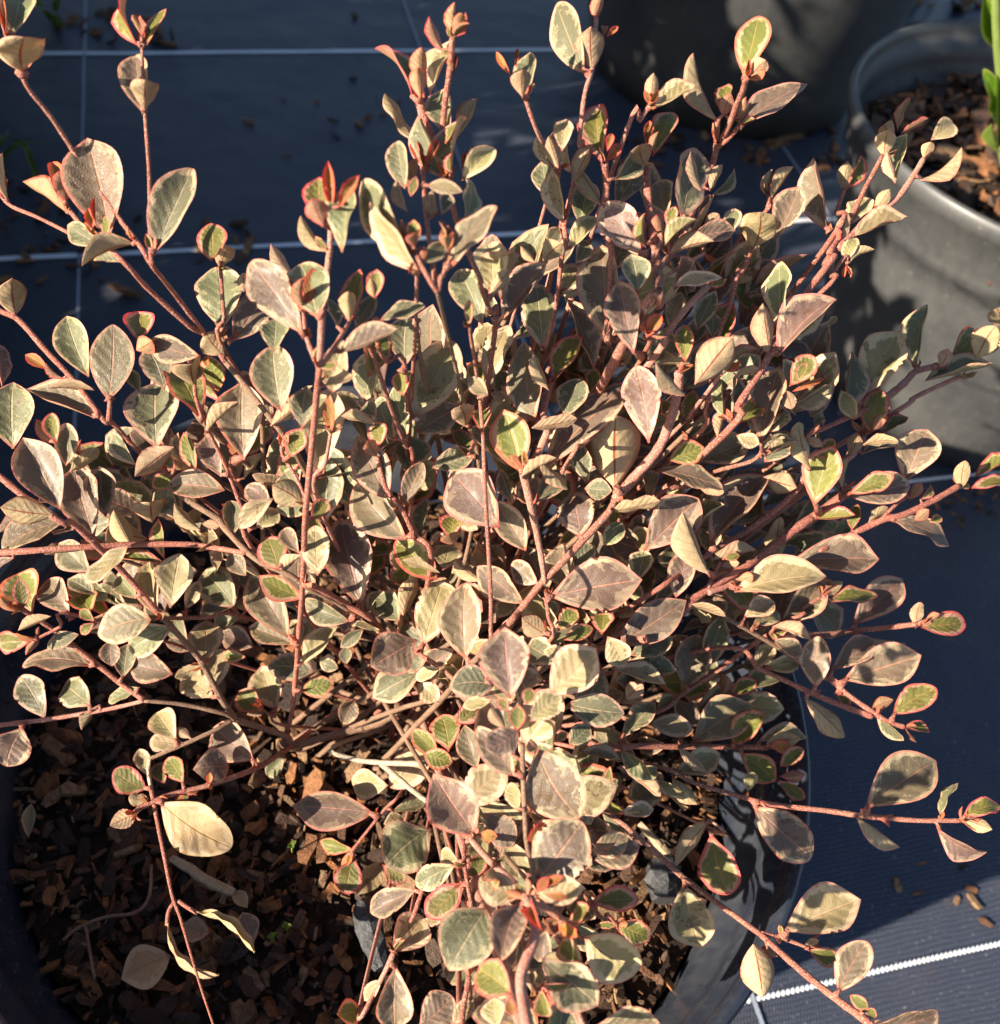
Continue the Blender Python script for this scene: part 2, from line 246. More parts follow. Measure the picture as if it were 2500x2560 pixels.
I 360 370 225 40 122 c 2;740 320 730 95 96 c;500 465 990 360 202 C 2;800 300 1220 290 192 M;740 640 960 430 152 M;550 600 700 520 112 C;600 640 720 560 120 C -1;1000 515 1230 485 80 Y;980 490 1060 420 60 c;1125 640 1370 410 172 M
1460 650 1480 515 70 c 1;1480 650 1700 625 122 Y;1510 610 1585 580 40 y 1;1125 690 1375 735 50 m;700 650 910 710 72 m 1;930 970 950 700 158 M 2;1010 880 1215 720 132 M;1080 930 1490 800 222 M 1;1340 1110 1570 975 142 Y 1;1230 1080 1330 1040 60 y
870 1025 1080 1235 112 c 1;1030 1000 1105 1070 50 Y;1250 1120 1380 1240 60 O;1395 1180 1520 1200 56 Y;600 880 700 760 92 C;660 870 830 840 92 C;700 720 850 790 92 M;240 970 310 690 192 M 1;340 860 430 610 122 O;440 1010 450 910 62 y;480 1010 605 940 92 Y
280 1260 600 1060 232 M 1;490 1270 650 1100 132 Y 2;620 1260 860 1220 92 C;670 1270 850 1240 92 c 1;690 1270 790 1290 72 R 1;530 1320 720 1470 152 Y 1;740 1390 850 1300 80 Y;740 1440 860 1430 60 y;205 1290 345 1420 60 m 1;190 1420 400 1330 132 C
310 1180 200 1050 112 M;290 1090 580 1020 132 O -1;90 1090 170 1020 60 C;240 540 430 580 42 c;190 495 240 270 132 M;380 300 590 250 60 m;440 290 530 270 52 Y 1;430 330 525 310 56 c 1;510 400 600 380 62 y 2;0 1470 80 1400 80 O
J 770 240 600 140 142 Y 1;780 300 680 280 72 c 1;720 370 585 430 102 c 1;850 310 1180 530 235 T;1000 285 920 290 42 R 1;1870 560 1710 520 76 Y;1110 210 1110 150 34 R 1
K 280 365 -145 330 205 M 1;180 600 140 795 152 Y 1;220 1400 90 1430 142 Y 1;360 220 185 190 150 C;820 480 600 160 272 M 3;750 330 960 160 192 C;1050 350 1010 220 80 C;1190 330 1530 230 205 C;870 370 1020 540 152 M 1;590 450 350 640 285 O 1
440 400 350 420 90 C;380 360 540 320 70 O;1150 720 1380 410 312 M 3;960 490 1090 700 142 C;790 720 860 600 92 Y;780 600 840 540 80 C;720 640 530 740 122 O;730 620 650 570 80 C;750 740 560 910 162 Y 1;510 770 290 880 132 M;880 870 680 1190 300 O 2
1050 850 960 1130 182 M 4;1060 800 840 720 172 C 1;1140 800 1400 760 152 C 1;390 1100 530 930 192 C;560 970 630 900 80 C;400 1170 400 1490 180 M;320 1250 240 1350 70 C;1010 1320 830 1190 192 Y 4;520 1500 680 1350 182 M;940 1500 920 1360 122 C
1400 1020 1695 1190 252 C 1;1170 1130 1440 1360 232 O;1200 980 1160 1135 102 M;1280 1030 1370 1140 122 Y 2;1430 840 1665 820 122 Y;1570 950 1735 1020 122 Y;1170 1290 1190 1440 92 Y;1190 1270 1320 1280 42 Y;1120 1310 1110 1210 56 c;1170 760 1290 700 50 R 4
1150 780 1210 700 60 R 4;1200 790 1310 810 40 R 4;1320 930 1420 870 82 Y 3;1260 960 1360 1020 72 R 3;1120 880 1150 960 70 R 4;1430 600 1665 550 182 M;1440 570 1610 500 122 M;1440 520 1565 530 36 y 1;1470 540 1525 590 32 y 1;1580 370 1750 340 82 C
1460 1490 1800 1480 210 M 1;1540 270 1530 135 56 Y;1570 125 1780 265 82 m;330 640 440 720 92 Y;850 470 935 490 70 R 4;910 650 945 735 36 y 4;1000 1340 1020 1440 60 R 4;700 1481 800 1370 90 C;1090 560 1180 430 60 R
L 600 330 890 585 212 M;1195 335 1535 100 245 M;1145 385 1350 530 62 c;1590 380 1660 215 46 O;1570 440 1810 585 102 M;1700 395 1860 455 76 c 1;1710 380 1885 315 92 Y;355 410 180 640 92 c 1;375 470 460 765 198 Y;230 745 310 1045 225 C
765 990 1170 820 255 C 1;890 1090 1030 1140 96 Y;870 1075 945 1035 42 c 1;600 1060 650 1345 182 c 1;1050 1310 1190 1075 162 M;1110 1330 1210 1400 72 Y 1;1180 1410 1255 1440 56 Y 1;1240 1490 1550 1440 140 M;170 180 290 305 82 c;570 250 600 160 72 C
650 1070 720 1120 42 y;70 180 240 270 62 C;730 190 860 280 72 Y
'''
# how far single leaves stand in front of the crown surface, in half millimetres; inner leaves left out
DZ = [0, 0, 8, 0, 11, 0, 0, 0, 0, 8, 32, 0, 0, 0, 0, 0, 0, 24, 8, 12, 0, 0, 0, 3, 19, 0, 17, 0, 32, 0, 0, 0, 0, 0, 22, 0, 0, 0, 0, 8, 0, 0, 0, 32, 32, 0, 20, 0, 0, 0, 0, 0, 0, 0, 32, 32, 0, 0, 0, 0, 0, 0, 0, 0, 10, 0, 0, 0, 0, 0, 32, 0, 0, 0, 0, 0, 0, 0, 32, 0, 13, 0, 0, 0, 0, 0, 0, 0, 0, 0, 2, 0, 0, 0, 0, 0, 0, 0, 0, 0, 0, 0, 0, 0, 0, 0, 0, 0, 0, 0, 0, 0, 0, 32, 0, 0, 8, 15, 4, 0, 27, 0, 0, 8, 2, 0, 0, 0, 24, 0, 0, 8, 21, 0, 0, 0, 6, 14, 0, 0, 0, 0, 0, 0, 0, 0, 0, 0, 0, 0, 0, 0, 0, 0, 0, 0, 0, 0, 0, 0, 0, 0, 0, 0, 0, 14, 0, 0, 0, 0, 0, 0, 0, 8, 12, 16, 8, 0, 0, 0, 0, 0, 0, 0, 0, 32, 0, 0, 0, 0, 24, 0, 10, 0, 18, 0, 0, 0, 16, 0, 0, 0, 0, 0, 0, 0, 0, 14, 0, 16, 0, 0, 5, 0, 0, 0, 0, 0, 3, 7, 0, 0, 0, 0, 0, 0, 0, 0, 16, 0, 0, 0, 0, 0, 0, 0, 0, 0, 0, 0, 0, 0, 0, 0, 20, 0, 0, 4, 0, 0, 0, 0, 0, 0, 0, 0, 0, 0, 0, 0, 0, 0, 0, 0, 8, 0, 0, 0, 0, 0, 0, 0, 0, 0, 0, 0, 0, 0, 0, 0, 0, 0, 4, 0, 0, 4, 0, 16, 8, 8, 0, 19, 0, 12, 0, 0, 21, 0, 0, 0, 0, 0, 0, 0, 0, 0, 0, 28, 0, 0, 0, 0, 0, 0, 8, 0, 0, 0, 0, 0, 20, 0, 0, 24, 0, 0, 18, 0, 0, 0, 0, 0, 0, 0, 0, 0, 0, 0, 0, 0, 0, 0, 0, 0, 22, 0, 0, 0, 0, 0, 0, 6, 0, 0, 0, 0, 0, 0, 0, 0, 0, 0, 0, 0, 0, 0, 0, 0, 0, 0, 0, 2, 0, 0, 0, 0, 0, 0, 0, 0, 0, 0, 0, 0, 0, 0, 0, 0, 0, 0, 0, 0, 0, 0, 0, 0, 0, 0, 0, 0, 0, 0, 0, 0, 0, 0, 0, 0, 0, 0, 0, 0, 0, 0, 0, 0, 0, 0, 0, 0, 0, 0, 0, 0, 0, 0, 0, 0, 0, 0, 0, 0, 0, 0, 0, 0, 0, 0, 0, 0, 0, 0, 0, 0, 0, 24, 0, 0, 0, 0, 0, 0, 0, 0, 0, 32, 0, 0, 0, 0, 0, 0, 0, 0, 0, 0, 0, 0, 0, 0, 0, 0, 32, 0, 0, 0, 0, 0, 0, 0, 0, 0, 0, 0, 2, 0, 10, 0, 0, 0, 0, 0, 0, 0, 0, 0, 0, 0, 0, 0, 0, 0, 0, 0, 8, 0, 5, 8, 0, 0, 0, 18, 0, 0, 0, 0, 0, 0, 0, 8, 0, 0, 0, 0, 0, 0, 0, 0, 0, 20, 0, 0, 0, 0, 0, 0, 0, 0, 21, 0, 0, 0, 0, 0, 0, 0, 0, 0, 0, 0, 0, 0, 0, 0, 0, 0, 0, 0, 0, 0, 0, 0, 0, 0, 0, 0, 0, 0, 16, 0, 8, 0, 26, 0, 0, 10, 0, 5, 26, 17, 0, 0, 0, 0, 0, 0, 32, 0, 0, 0, 0, 0, 0, 0, 0, 0, 0, 0, 0, 0, 0, 0, 0, 0, 0, 0, 0, 0, 0, 0, 0, 0, 0]
DROP = {12, 15, 18, 23, 30, 38, 40, 45, 49, 51, 54, 61, 71, 73, 77, 82, 89, 96, 99, 101, 119, 127, 129, 148, 150, 162, 173, 191, 195, 202, 208, 209, 217, 219, 228, 230, 236, 255, 266, 267, 292, 294, 304, 307, 315, 322, 335, 337, 341, 352, 357, 360, 362, 363, 368, 376, 385, 388, 391, 413, 416, 428, 431, 434, 435, 436, 438, 441, 444, 449, 459, 463, 468, 483, 494, 497, 501, 502, 508, 512, 513, 519, 523, 526, 528, 536, 547, 549, 558, 559, 562, 563, 564, 573, 575, 579, 581, 583, 587, 608, 627, 644, 658, 659, 663, 664, 668, 670, 671}
# ------------------------------------------------------------------ materials
class NT:
    def __init__(s, name):
        s.m = bpy.data.materials.new(name); s.m.use_nodes = True
        s.t = s.m.node_tree; s.n = s.t.nodes; s.n.clear()
        s.out = s.n.new('ShaderNodeOutputMaterial')
    def new(s, typ, **k):
        o = s.n.new(typ)
        for a, b in k.items(): setattr(o, a, b)
        return o
    def link(s, a, b): s.t.links.new(a, b)
    def put(s, sock, v):
        if isinstance(v, bpy.types.NodeSocket): s.link(v, sock)
        elif isinstance(v, (tuple, list)) and len(v) == 3 and sock.type == 'RGBA': sock.default_value = (*v, 1)
        else: sock.default_value = v
    def math(s, op, a, b=0.0, c=None, clamp=False):
        o = s.new('ShaderNodeMath', operation=op, use_clamp=clamp); s.put(o.inputs[0], a); s.put(o.inputs[1], b)
        if c is not None: s.put(o.inputs[2], c)
        return o.outputs[0]
    def ss(s, x, lo, hi):
        o = s.new('ShaderNodeMapRange', interpolation_type='SMOOTHSTEP'); s.put(o.inputs[0], x)
        o.inputs[1].default_value = lo; o.inputs[2].default_value = hi; return o.outputs[0]
    def mix(s, f, a, b, mode='MIX'):
        o = s.new('ShaderNodeMix', data_type='RGBA', blend_type=mode); s.put(o.inputs[0], f); s.put(o.inputs[6], a); s.put(o.inputs[7], b); return o.outputs[2]
    def noise(s, vec, scale, det=3.0, rough=0.55, dist=0.0):
        o = s.new('ShaderNodeTexNoise'); o.inputs['Scale'].default_value = scale; o.inputs['Detail'].default_value = det
        o.inputs['Roughness'].default_value = rough; o.inputs['Distortion'].default_value = dist
        if vec is not None: s.link(vec, o.inputs['Vector'])
        return o.outputs['Fac']
    def voro(s, vec, scale, feature='F1'):
        o = s.new('ShaderNodeTexVoronoi', feature=feature); o.inputs['Scale'].default_value = scale
        if vec is not None: s.link(vec, o.inputs['Vector'])
        return o
    def bsdf(s, col, rough=0.5, spec=0.5, bump=None, bstr=0.3, bdist=0.001, **k):
        b = s.new('ShaderNodeBsdfPrincipled'); s.put(b.inputs['Base Color'], col); s.put(b.inputs['Roughness'], rough)
        s.put(b.inputs['Specular IOR Level'], spec)
        for a, v in k.items(): s.put(b.inputs[a.replace('_', ' ')], v)
        if bump is not None:
            u = s.new('ShaderNodeBump'); u.inputs['Strength'].default_value = bstr; u.inputs['Distance'].default_value = bdist
            s.link(bump, u.inputs['Height']); s.link(u.outputs[0], b.inputs['Normal'])
        s.link(b.outputs[0], s.out.inputs[0]); return b

def leaf_mat(name, dark, mid, cream, rim, vein, thr, rimw, under=None, gloss=0.42, trans=0.32):
    """variegated leaf; its coordinates come with the mesh: UV (across, along), edge (0 at the margin, 1 inside), back (1 on the underside)"""
    s = NT(name)
    uv = s.new('ShaderNodeUVMap', uv_map='UVMap').outputs[0]
    sep = s.new('ShaderNodeSeparateXYZ'); s.link(uv, sep.inputs[0])
    u, v = sep.outputs[0], sep.outputs[1]
    edge = s.new('ShaderNodeAttribute', attribute_name='edge').outputs['Fac']
    rn = s.new('ShaderNodeAttribute', attribute_name='rnd').outputs['Fac']
    oi = s.new('ShaderNodeObjectInfo').outputs['Random']
    rnd = s.math('FRACT', s.math('ADD', rn, oi))
    au = s.math('ABSOLUTE', s.math('SUBTRACT', u, 0.5))
    cb = s.new('ShaderNodeCombineXYZ'); s.link(s.math('MULTIPLY', u, 0.62), cb.inputs[0]); s.link(v, cb.inputs[1]); s.link(s.math('MULTIPLY', rnd, 37.0), cb.inputs[2])
    P = cb.outputs[0]
    n1 = s.noise(P, 4.2, 4.0, 0.6, 0.6); n2 = s.noise(P, 7.5, 3.0, 0.6, 0.8); n3 = s.noise(P, 2.2, 2.0)
    # lateral veins run up and outwards from the midrib
    ph = s.math('FRACT', s.math('ADD', s.math('MULTIPLY', s.math('SUBTRACT', v, s.math('MULTIPLY', au, 0.55)), 6.5), s.math('MULTIPLY', n3, 0.8)))
    lat = s.math('SUBTRACT', 1.0, s.ss(s.math('ABSOLUTE', s.math('SUBTRACT', ph, 0.5)), 0.0, 0.09), clamp=True)
    puff = s.math('SINE', s.math('MULTIPLY', ph, 6.283))
    midrib = s.math('SUBTRACT', 1.0, s.ss(au, 0.008, 0.03))
    cells = s.voro(P, 42.0, 'DISTANCE_TO_EDGE').outputs['Distance']
    # irregular inner patch inside the pale margin
    f = s.math('ADD', edge, s.math('ADD', s.math('MULTIPLY', s.math('SUBTRACT', n1, 0.5), 1.5), s.math('MULTIPLY', s.math('SUBTRACT', rnd, 0.5), 0.35)))
    f = s.math('ADD', f, s.math('MULTIPLY', s.math('SUBTRACT', ph, 0.5), 0.07))
    inner = s.ss(f, thr - 0.02, thr + 0.05)
    g = s.math('ADD', s.math('MULTIPLY', edge, 0.6), s.math('MULTIPLY', s.math('SUBTRACT', n2, 0.5), 1.9))
    core = s.ss(g, 0.22, 0.27)
    c = s.mix(core, mid, dark)
    gr = s.math('FRACT', s.math('MULTIPLY', rnd, 11.3))
    c = s.mix(s.math('MULTIPLY', s.math('SUBTRACT', gr, 0.45, clamp=True), 0.9), c, s.mix(0.5, c, (0.27, 0.30, 0.12)))
    c = s.mix(inner, cream, c)
    c = s.mix(s.math('MULTIPLY', s.math('SUBTRACT', n3, 0.3, clamp=True), 0.45), c, s.mix(0.5, c, mid))
    c = s.mix(s.math('MULTIPLY', lat, 0.15), c, vein)
    c = s.mix(s.math('MULTIPLY', midrib, 0.75), c, vein)
    # thin pink margin
    rmask = s.math('MULTIPLY', s.math('SUBTRACT', 1.0, s.ss(s.math('ADD', edge, s.math('MULTIPLY', s.math('SUBTRACT', n2, 0.5), 0.12)), rimw * 0.4, rimw)), 0.85)
    c = s.mix(rmask, c, rim)
    # reddened leaf foot
    c = s.mix(s.math('MULTIPLY', s.math('SUBTRACT', 1.0, s.ss(v, 0.02, 0.14)), 0.6), c, (0.36, 0.075, 0.055))
    # small specks
    sp = s.math('GREATER_THAN', s.noise(P, 60.0, 1.0), 0.73)
    c = s.mix(s.math('MULTIPLY', sp, 0.35), c, (0.16, 0.09, 0.06))
    blem = s.math('MULTIPLY', s.ss(s.noise(P, 6.0, 4.0, 0.6), 0.60, 0.64), s.math('GREATER_THAN', s.math('FRACT', s.math('MULTIPLY', rnd, 17.9)), 0.72))
    c = s.mix(s.math('MULTIPLY', blem, 0.7), c, (0.15, 0.085, 0.048))
    # the underside: pale, with a red midrib and net
    if under is None: under = (0.62, 0.46, 0.29)
    ub = s.mix(s.ss(n1, 0.35, 0.65), under, tuple(x * 0.72 for x in under))
    ub = s.mix(s.math('MULTIPLY', inner, 0.4), ub, s.mix(0.4, mid, under))
    mr2 = s.math('SUBTRACT', 1.0, s.ss(s.math('ADD', au, s.math('MULTIPLY', v, 0.015)), 0.018, 0.05))
    ub = s.mix(s.math('MULTIPLY', lat, 0.4), ub, (0.30, 0.11, 0.07)); ub = s.mix(s.math('MULTIPLY', mr2, 0.85), ub, (0.33, 0.07, 0.05))
    ub = s.mix(rmask, ub, rim)
    back = s.new('ShaderNodeAttribute', attribute_name='back').outputs['Fac']
    c = s.mix(back, c, ub)
    hsv = s.new('ShaderNodeHueSaturation'); hsv.inputs['Saturation'].default_value = 1.13; s.link(c, hsv.inputs['Color'])
    s.link(s.math('ADD', 0.80, s.math('MULTIPLY', s.math('FRACT', s.math('MULTIPLY', rnd, 7.13)), 0.38)), hsv.inputs['Value'])
    s.link(s.math('ADD', 0.488, s.math('MULTIPLY', s.math('FRACT', s.math('MULTIPLY', rnd, 3.7)), 0.028)), hsv.inputs['Hue'])
    c = hsv.outputs[0]
    hgt = s.math('ADD', s.math('MULTIPLY', puff, 0.15), s.math('ADD', s.math('MULTIPLY', s.ss(cells, 0.0, 0.3), 0.17), s.math('SUBTRACT', s.math('MULTIPLY', n2, 0.9), s.math('MULTIPLY', midrib, 0.5))))
    rg = s.math('ADD', gloss, s.math('ADD', s.math('MULTIPLY', n2, 0.15), s.math('MULTIPLY', back, 0.2)))
    b = s.bsdf(c, rg, 0.5, hgt, 0.55, 0.0007, Coat_Weight=s.math('MULTIPLY', s.math('SUBTRACT', 1.0, back), 0.14), Coat_Roughness=0.3)
    tr = s.new('ShaderNodeBsdfTranslucent'); s.link(c, tr.inputs[0])
    mx = s.new('ShaderNodeMixShader'); mx.inputs[0].default_value = trans
    s.link(b.outputs[0], mx.inputs[1]); s.link(tr.outputs[0], mx.inputs[2]); s.link(mx.outputs[0], s.out.inputs[0])
    return s.m

CREAM = (0.62, 0.495, 0.325); VEIN = (0.50, 0.27, 0.19)
LM = {
 'M': leaf_mat('leaf_purple_brown', (0.200, 0.140, 0.110), (0.370, 0.284, 0.205), CREAM, (0.70, 0.31, 0.25), VEIN, 0.22, 0.20, gloss=0.36),
 'O': leaf_mat('leaf_grey_green', (0.170, 0.163, 0.098), (0.345, 0.310, 0.192), CREAM, (0.70, 0.37, 0.28), (0.50, 0.39, 0.25), 0.25, 0.17, gloss=0.36),
 'C': leaf_mat('leaf_cream', (0.36, 0.29, 0.165), (0.52, 0.42, 0.255), (0.70, 0.57, 0.37), (0.72, 0.38, 0.29), (0.56, 0.40, 0.25), 0.50, 0.17, gloss=0.36),
 'Y': leaf_mat('leaf_young_green', (0.20, 0.195, 0.060), (0.43, 0.355, 0.15), (0.70, 0.44, 0.31), (0.76, 0.21, 0.17), (0.50, 0.34, 0.14), 0.44, 0.34, under=(0.70, 0.39, 0.28), gloss=0.34, trans=0.40),
 'R': leaf_mat('leaf_red_bud', (0.46, 0.24, 0.10), (0.68, 0.28, 0.17), (0.78, 0.27, 0.20), (0.80, 0.18, 0.14), (0.55, 0.13, 0.09), 0.5, 0.3, under=(0.68, 0.31, 0.22), trans=0.42),
 'T': leaf_mat('leaf_dry_tan', (0.50, 0.355, 0.215), (0.58, 0.43, 0.275), (0.63, 0.48, 0.32), (0.50, 0.34, 0.19), (0.42, 0.26, 0.13), 0.3, 0.08, under=(0.56, 0.41, 0.26), gloss=0.6),
 'N': leaf_mat('leaf_bright_green', (0.12, 0.235, 0.035), (0.20, 0.31, 0.05), (0.40, 0.44, 0.11), (0.46, 0.47, 0.16), (0.32, 0.38, 0.12), 0.2, 0.1, under=(0.27, 0.36, 0.10), trans=0.4),
}
def stem_mat(name, a, b, c, scale=900, bst=0.8, old=(0.19, 0.105, 0.066)):
    s = NT(name)
    g = s.new('ShaderNodeNewGeometry').outputs['Position']
    n1 = s.noise(g, 110.0, 3.0); n2 = s.noise(g, scale * 3.0, 2.0, 0.7); n3 = s.noise(g, scale * 1.2, 3.0, 0.7)
    col = s.mix(s.ss(n1, 0.35, 0.65), a, b)
    n0 = s.noise(g, 22.0, 2.0)
    col = s.mix(s.math('MULTIPLY', s.ss(n0, 0.48, 0.64), 0.38), col, old)
    col = s.mix(s.math('MULTIPLY', s.ss(n2, 0.50, 0.64), 0.75), col, c)
    s.bsdf(col, 0.62, 0.4, s.math('ADD', n2, n3), bst, 0.0007)
    return s.m
SM = {
 'r': stem_mat('stem_red_brown', (0.245, 0.060, 0.040), (0.37, 0.105, 0.066), (0.68, 0.41, 0.30)),
 'p': stem_mat('stem_pink', (0.38, 0.115, 0.080), (0.46, 0.19, 0.135), (0.70, 0.46, 0.36), old=(0.33, 0.17, 0.10)),
 'b': stem_mat('stem_brown', (0.16, 0.085, 0.050), (0.26, 0.145, 0.088), (0.42, 0.28, 0.18)),
 'w': stem_mat('stem_pale', (0.42, 0.33, 0.24), (0.52, 0.42, 0.31), (0.30, 0.21, 0.14), old=(0.5, 0.4, 0.3)),
 'g': stem_mat('stem_green', (0.18, 0.28, 0.05), (0.25, 0.33, 0.07), (0.36, 0.40, 0.13), old=(0.2, 0.27, 0.06)),
}
def black_plastic(name, base=(0.020, 0.021, 0.023), dust=(0.17, 0.165, 0.155), amt=0.35, rough=0.32, lo=-0.25, hi=1.25):
    s = NT(name)
    tc = s.new('ShaderNodeNewGeometry').outputs['Position']
    n1 = s.noise(tc, 16.0, 5.0, 0.55); n2 = s.noise(tc, 240.0, 3.0, 0.7)
    mp = s.new('ShaderNodeMapping'); mp.inputs['Scale'].default_value = (1, 1, 0.45); s.link(tc, mp.inputs[0])
    n3 = s.noise(mp.outputs[0], 160.0, 3.0, 0.6)
    d = s.math('MULTIPLY', s.ss(s.math('ADD', n1, s.math('MULTIPLY', s.math('SUBTRACT', n3, 0.5), 0.5)), lo, hi), amt)
    d = s.math('ADD', d, s.math('MULTIPLY', s.ss(n2, 0.62, 0.7), amt * 0.5), clamp=True)
    c = s.mix(d, base, dust)
    s.bsdf(c, s.math('ADD', rough, s.math('MULTIPLY', d, 0.6)), 0.5, s.math('ADD', n2, s.math('MULTIPLY', n3, 0.6)), 0.12, 0.0006, Coat_Weight=0.08, Coat_Roughness=0.25)
    return s.m
POTM = black_plastic('pot_plastic', (0.020, 0.026, 0.042), (0.10, 0.098, 0.092), 0.5, 0.22, 0.35, 0.85); POTD = black_plastic('pot_plastic_dusty', (0.020, 0.022, 0.027), (0.175, 0.168, 0.150), 0.5, 0.34)
def bark_mat(name):
    s = NT(name)
    g = s.new('ShaderNodeNewGeometry').outputs['Position']
    oi = s.new('ShaderNodeObjectInfo').outputs['Random']
    rn = s.new('ShaderNodeAttribute', attribute_name='rnd').outputs['Fac']
    rnd = s.math('FRACT', s.math('ADD', rn, oi))
    cr = s.new('ShaderNodeValToRGB'); s.link(rnd, cr.inputs[0])
    e = cr.color_ramp; e.interpolation = 'LINEAR'
    cols = [(0, (0.024, 0.015, 0.011)), (0.22, (0.085, 0.047, 0.030)), (0.44, (0.21, 0.090, 0.040)), (0.6, (0.40, 0.17, 0.062)), (0.7, (0.11, 0.062, 0.040)), (0.84, (0.36, 0.215, 0.11)), (0.9, (0.08, 0.055, 0.045)), (1, (0.035, 0.026, 0.023))]
    e.elements[0].position = 0; e.elements[0].color = (*cols[0][1], 1); e.elements[1].position = 1; e.elements[1].color = (*cols[-1][1], 1)
    for p, c in cols[1:-1]:
        q = e.elements.new(p); q.color = (*c, 1)
    tc = s.new('ShaderNodeTexCoord').outputs['Generated']
    n = s.noise(g, 420.0, 4.0, 0.7); n2 = s.noise(g, 1500.0, 2.0, 0.7)
    c = s.mix(s.ss(n, 0.35, 0.7), cr.outputs[0], s.mix(0.6, cr.outputs[0], (0.035, 0.02, 0.014)))
    s.bsdf(c, 0.75, 0.25, s.math('ADD', n, n2), 0.9, 0.001)
    return s.m
BARK = bark_mat('bark')
def soil_mat():
    s = NT('soil')
    g = s.new('ShaderNodeNewGeometry').outputs['Position']
    n = s.noise(g, 170.0, 6.0, 0.75); n2 = s.noise(g, 40.0, 3.0)
    c = s.mix(s.ss(n, 0.4, 0.65), (0.022, 0.014, 0.010), (0.085, 0.045, 0.027)); c = s.mix(s.math('MULTIPLY', n2, 0.4), c, (0.03, 0.022, 0.016))
    s.bsdf(c, 0.9, 0.2, n, 1.0, 0.004); return s.m
SOIL = soil_mat()
MATANG = 0.35506
def weave_mat():
    s = NT('woven_mat')
    g = s.new('ShaderNodeNewGeometry').outputs['Position']
    mp = s.new('ShaderNodeMapping'); mp.inputs['Rotation'].default_value = (0, 0, -MATANG); s.link(g, mp.inputs[0])
    sp = s.new('ShaderNodeSeparateXYZ'); s.link(mp.outputs[0], sp.inputs[0])
    pu, pv = 0.0017, 0.0026
    wob = s.math('MULTIPLY', s.noise(g, 60.0, 2.0), 1.2)
    fu = s.math('ADD', s.math('DIVIDE', sp.outputs[0], pu), wob); fv = s.math('ADD', s.math('DIVIDE', sp.outputs[1], pv), wob)
    row = s.math('MULTIPLY', s.math('FLOOR', fv), 0.5)
    su = s.math('SINE', s.math('MULTIPLY', s.math('ADD', fu, row), 6.283)); sv = s.math('ADD', 0.45, s.math('MULTIPLY', s.math('SINE', s.math('MULTIPLY', s.math('FRACT', fv), 3.1416)), 0.55))
    wv = s.math('MULTIPLY', s.math('ADD', s.math('MULTIPLY', su, 0.5), 0.5), sv)
    n1 = s.noise(g, 9.0, 5.0, 0.6); n2 = s.noise(g, 500.0, 3.0, 0.7); n3 = s.noise(g, 55.0, 4.0, 0.65)
    c = s.mix(wv, (0.0065, 0.0115, 0.027), (0.098, 0.107, 0.138))
    c = s.mix(s.math('MULTIPLY', s.ss(n1, 0.48, 0.72), 0.42), c, (0.075, 0.072, 0.068))
    c = s.mix(s.math('MULTIPLY', s.ss(n3, 0.62, 0.74), 0.5), c, (0.10, 0.07, 0.045))
    c = s.mix(s.math('MULTIPLY', s.ss(n2, 0.62, 0.70), 0.6), c, (0.36, 0.35, 0.33))  # pale dust specks, with the weave's sparkle put into the colour
    hgt = s.math('ADD', wv, s.math('MULTIPLY', n2, 0.5))
    b = s.bsdf(c, 0.40, 0.22, hgt, 0.32, 0.0006)
    n4 = s.noise(g, 7.0, 3.0)
    u2 = s.new('ShaderNodeBump'); u2.inputs['Strength'].default_value = 0.6; u2.inputs['Distance'].default_value = 0.01; s.link(n4, u2.inputs['Height'])
    bu = [n for n in s.n if n.type == 'BUMP' and n != u2][0]; s.link(u2.outputs[0], bu.inputs['Normal'])
    return s.m
WEAVE = weave_mat()
def plain(name, c, rough=0.5, spec=0.4, ns=300.0, var=0.3, bst=0.3):
    s = NT(name)
    g = s.new('ShaderNodeNewGeometry').outputs['Position']
    n = s.noise(g, ns, 4.0, 0.65)
    s.bsdf(s.mix(s.math('MULTIPLY', s.ss(n, 0.35, 0.7), var * 2, clamp=True), c, tuple(x * 0.55 for x in c)), rough, spec, n, bst, 0.0008); return s.m
THREAD = plain('white_thread', (0.80, 0.82, 0.85), 0.55, 0.3, 900.0, 0.15)
THREAD2 = plain('grey_thread', (0.30, 0.33, 0.39), 0.55, 0.3, 900.0, 0.25)
GRASS = plain('grass_blade', (0.09, 0.19, 0.04), 0.5, 0.4)
CHAR = plain('charcoal', (0.055, 0.055, 0.058), 0.5, 0.5, 700.0, 0.4, 0.9)
PALEWOOD = plain('pale_wood', (0.40, 0.29, 0.18), 0.7, 0.3, 800.0, 0.3, 0.6)
MOSS = plain('moss', (0.10, 0.20, 0.03), 0.8, 0.2)
def water_mat():
    s = NT('water'); b = s.bsdf((1, 1, 1), 0.0, 0.5); b.inputs['Transmission Weight'].default_value = 1.0; b.inputs['IOR'].default_value = 1.33; return s.m
WATER = water_mat()
# ------------------------------------------------------------------ object helpers
def link_mesh(name, me, parent=None, mat=None):
    o = bpy.data.objects.new(name, me); COL.objects.link(o)
    if parent is not None: o.parent = parent
    if mat is not None and not me.materials: me.materials.append(mat)
    return o
def obj(name, bm, mat, parent=None, smooth=True):
    me = bpy.data.meshes.new(name); bm.to_mesh(me); bm.free()
    me.materials.append(mat)
    if smooth: me.polygons.foreach_set('use_smooth', [True] * len(me.polygons))
    return link_mesh(name, me, parent)
def raw(name, V, F, mat, parent=None, smooth=True, rnd=None):
    me = bpy.data.meshes.new(name); me.from_pydata(V, [], F)
    if rnd is not None:
        a = me.attributes.new('rnd', 'FLOAT', 'POINT'); a.data.foreach_set('value', rnd)
    me.materials.append(mat)
    if smooth: me.polygons.foreach_set('use_smooth', [True] * len(me.polygons))
    me.update(); return link_mesh(name, me, parent)
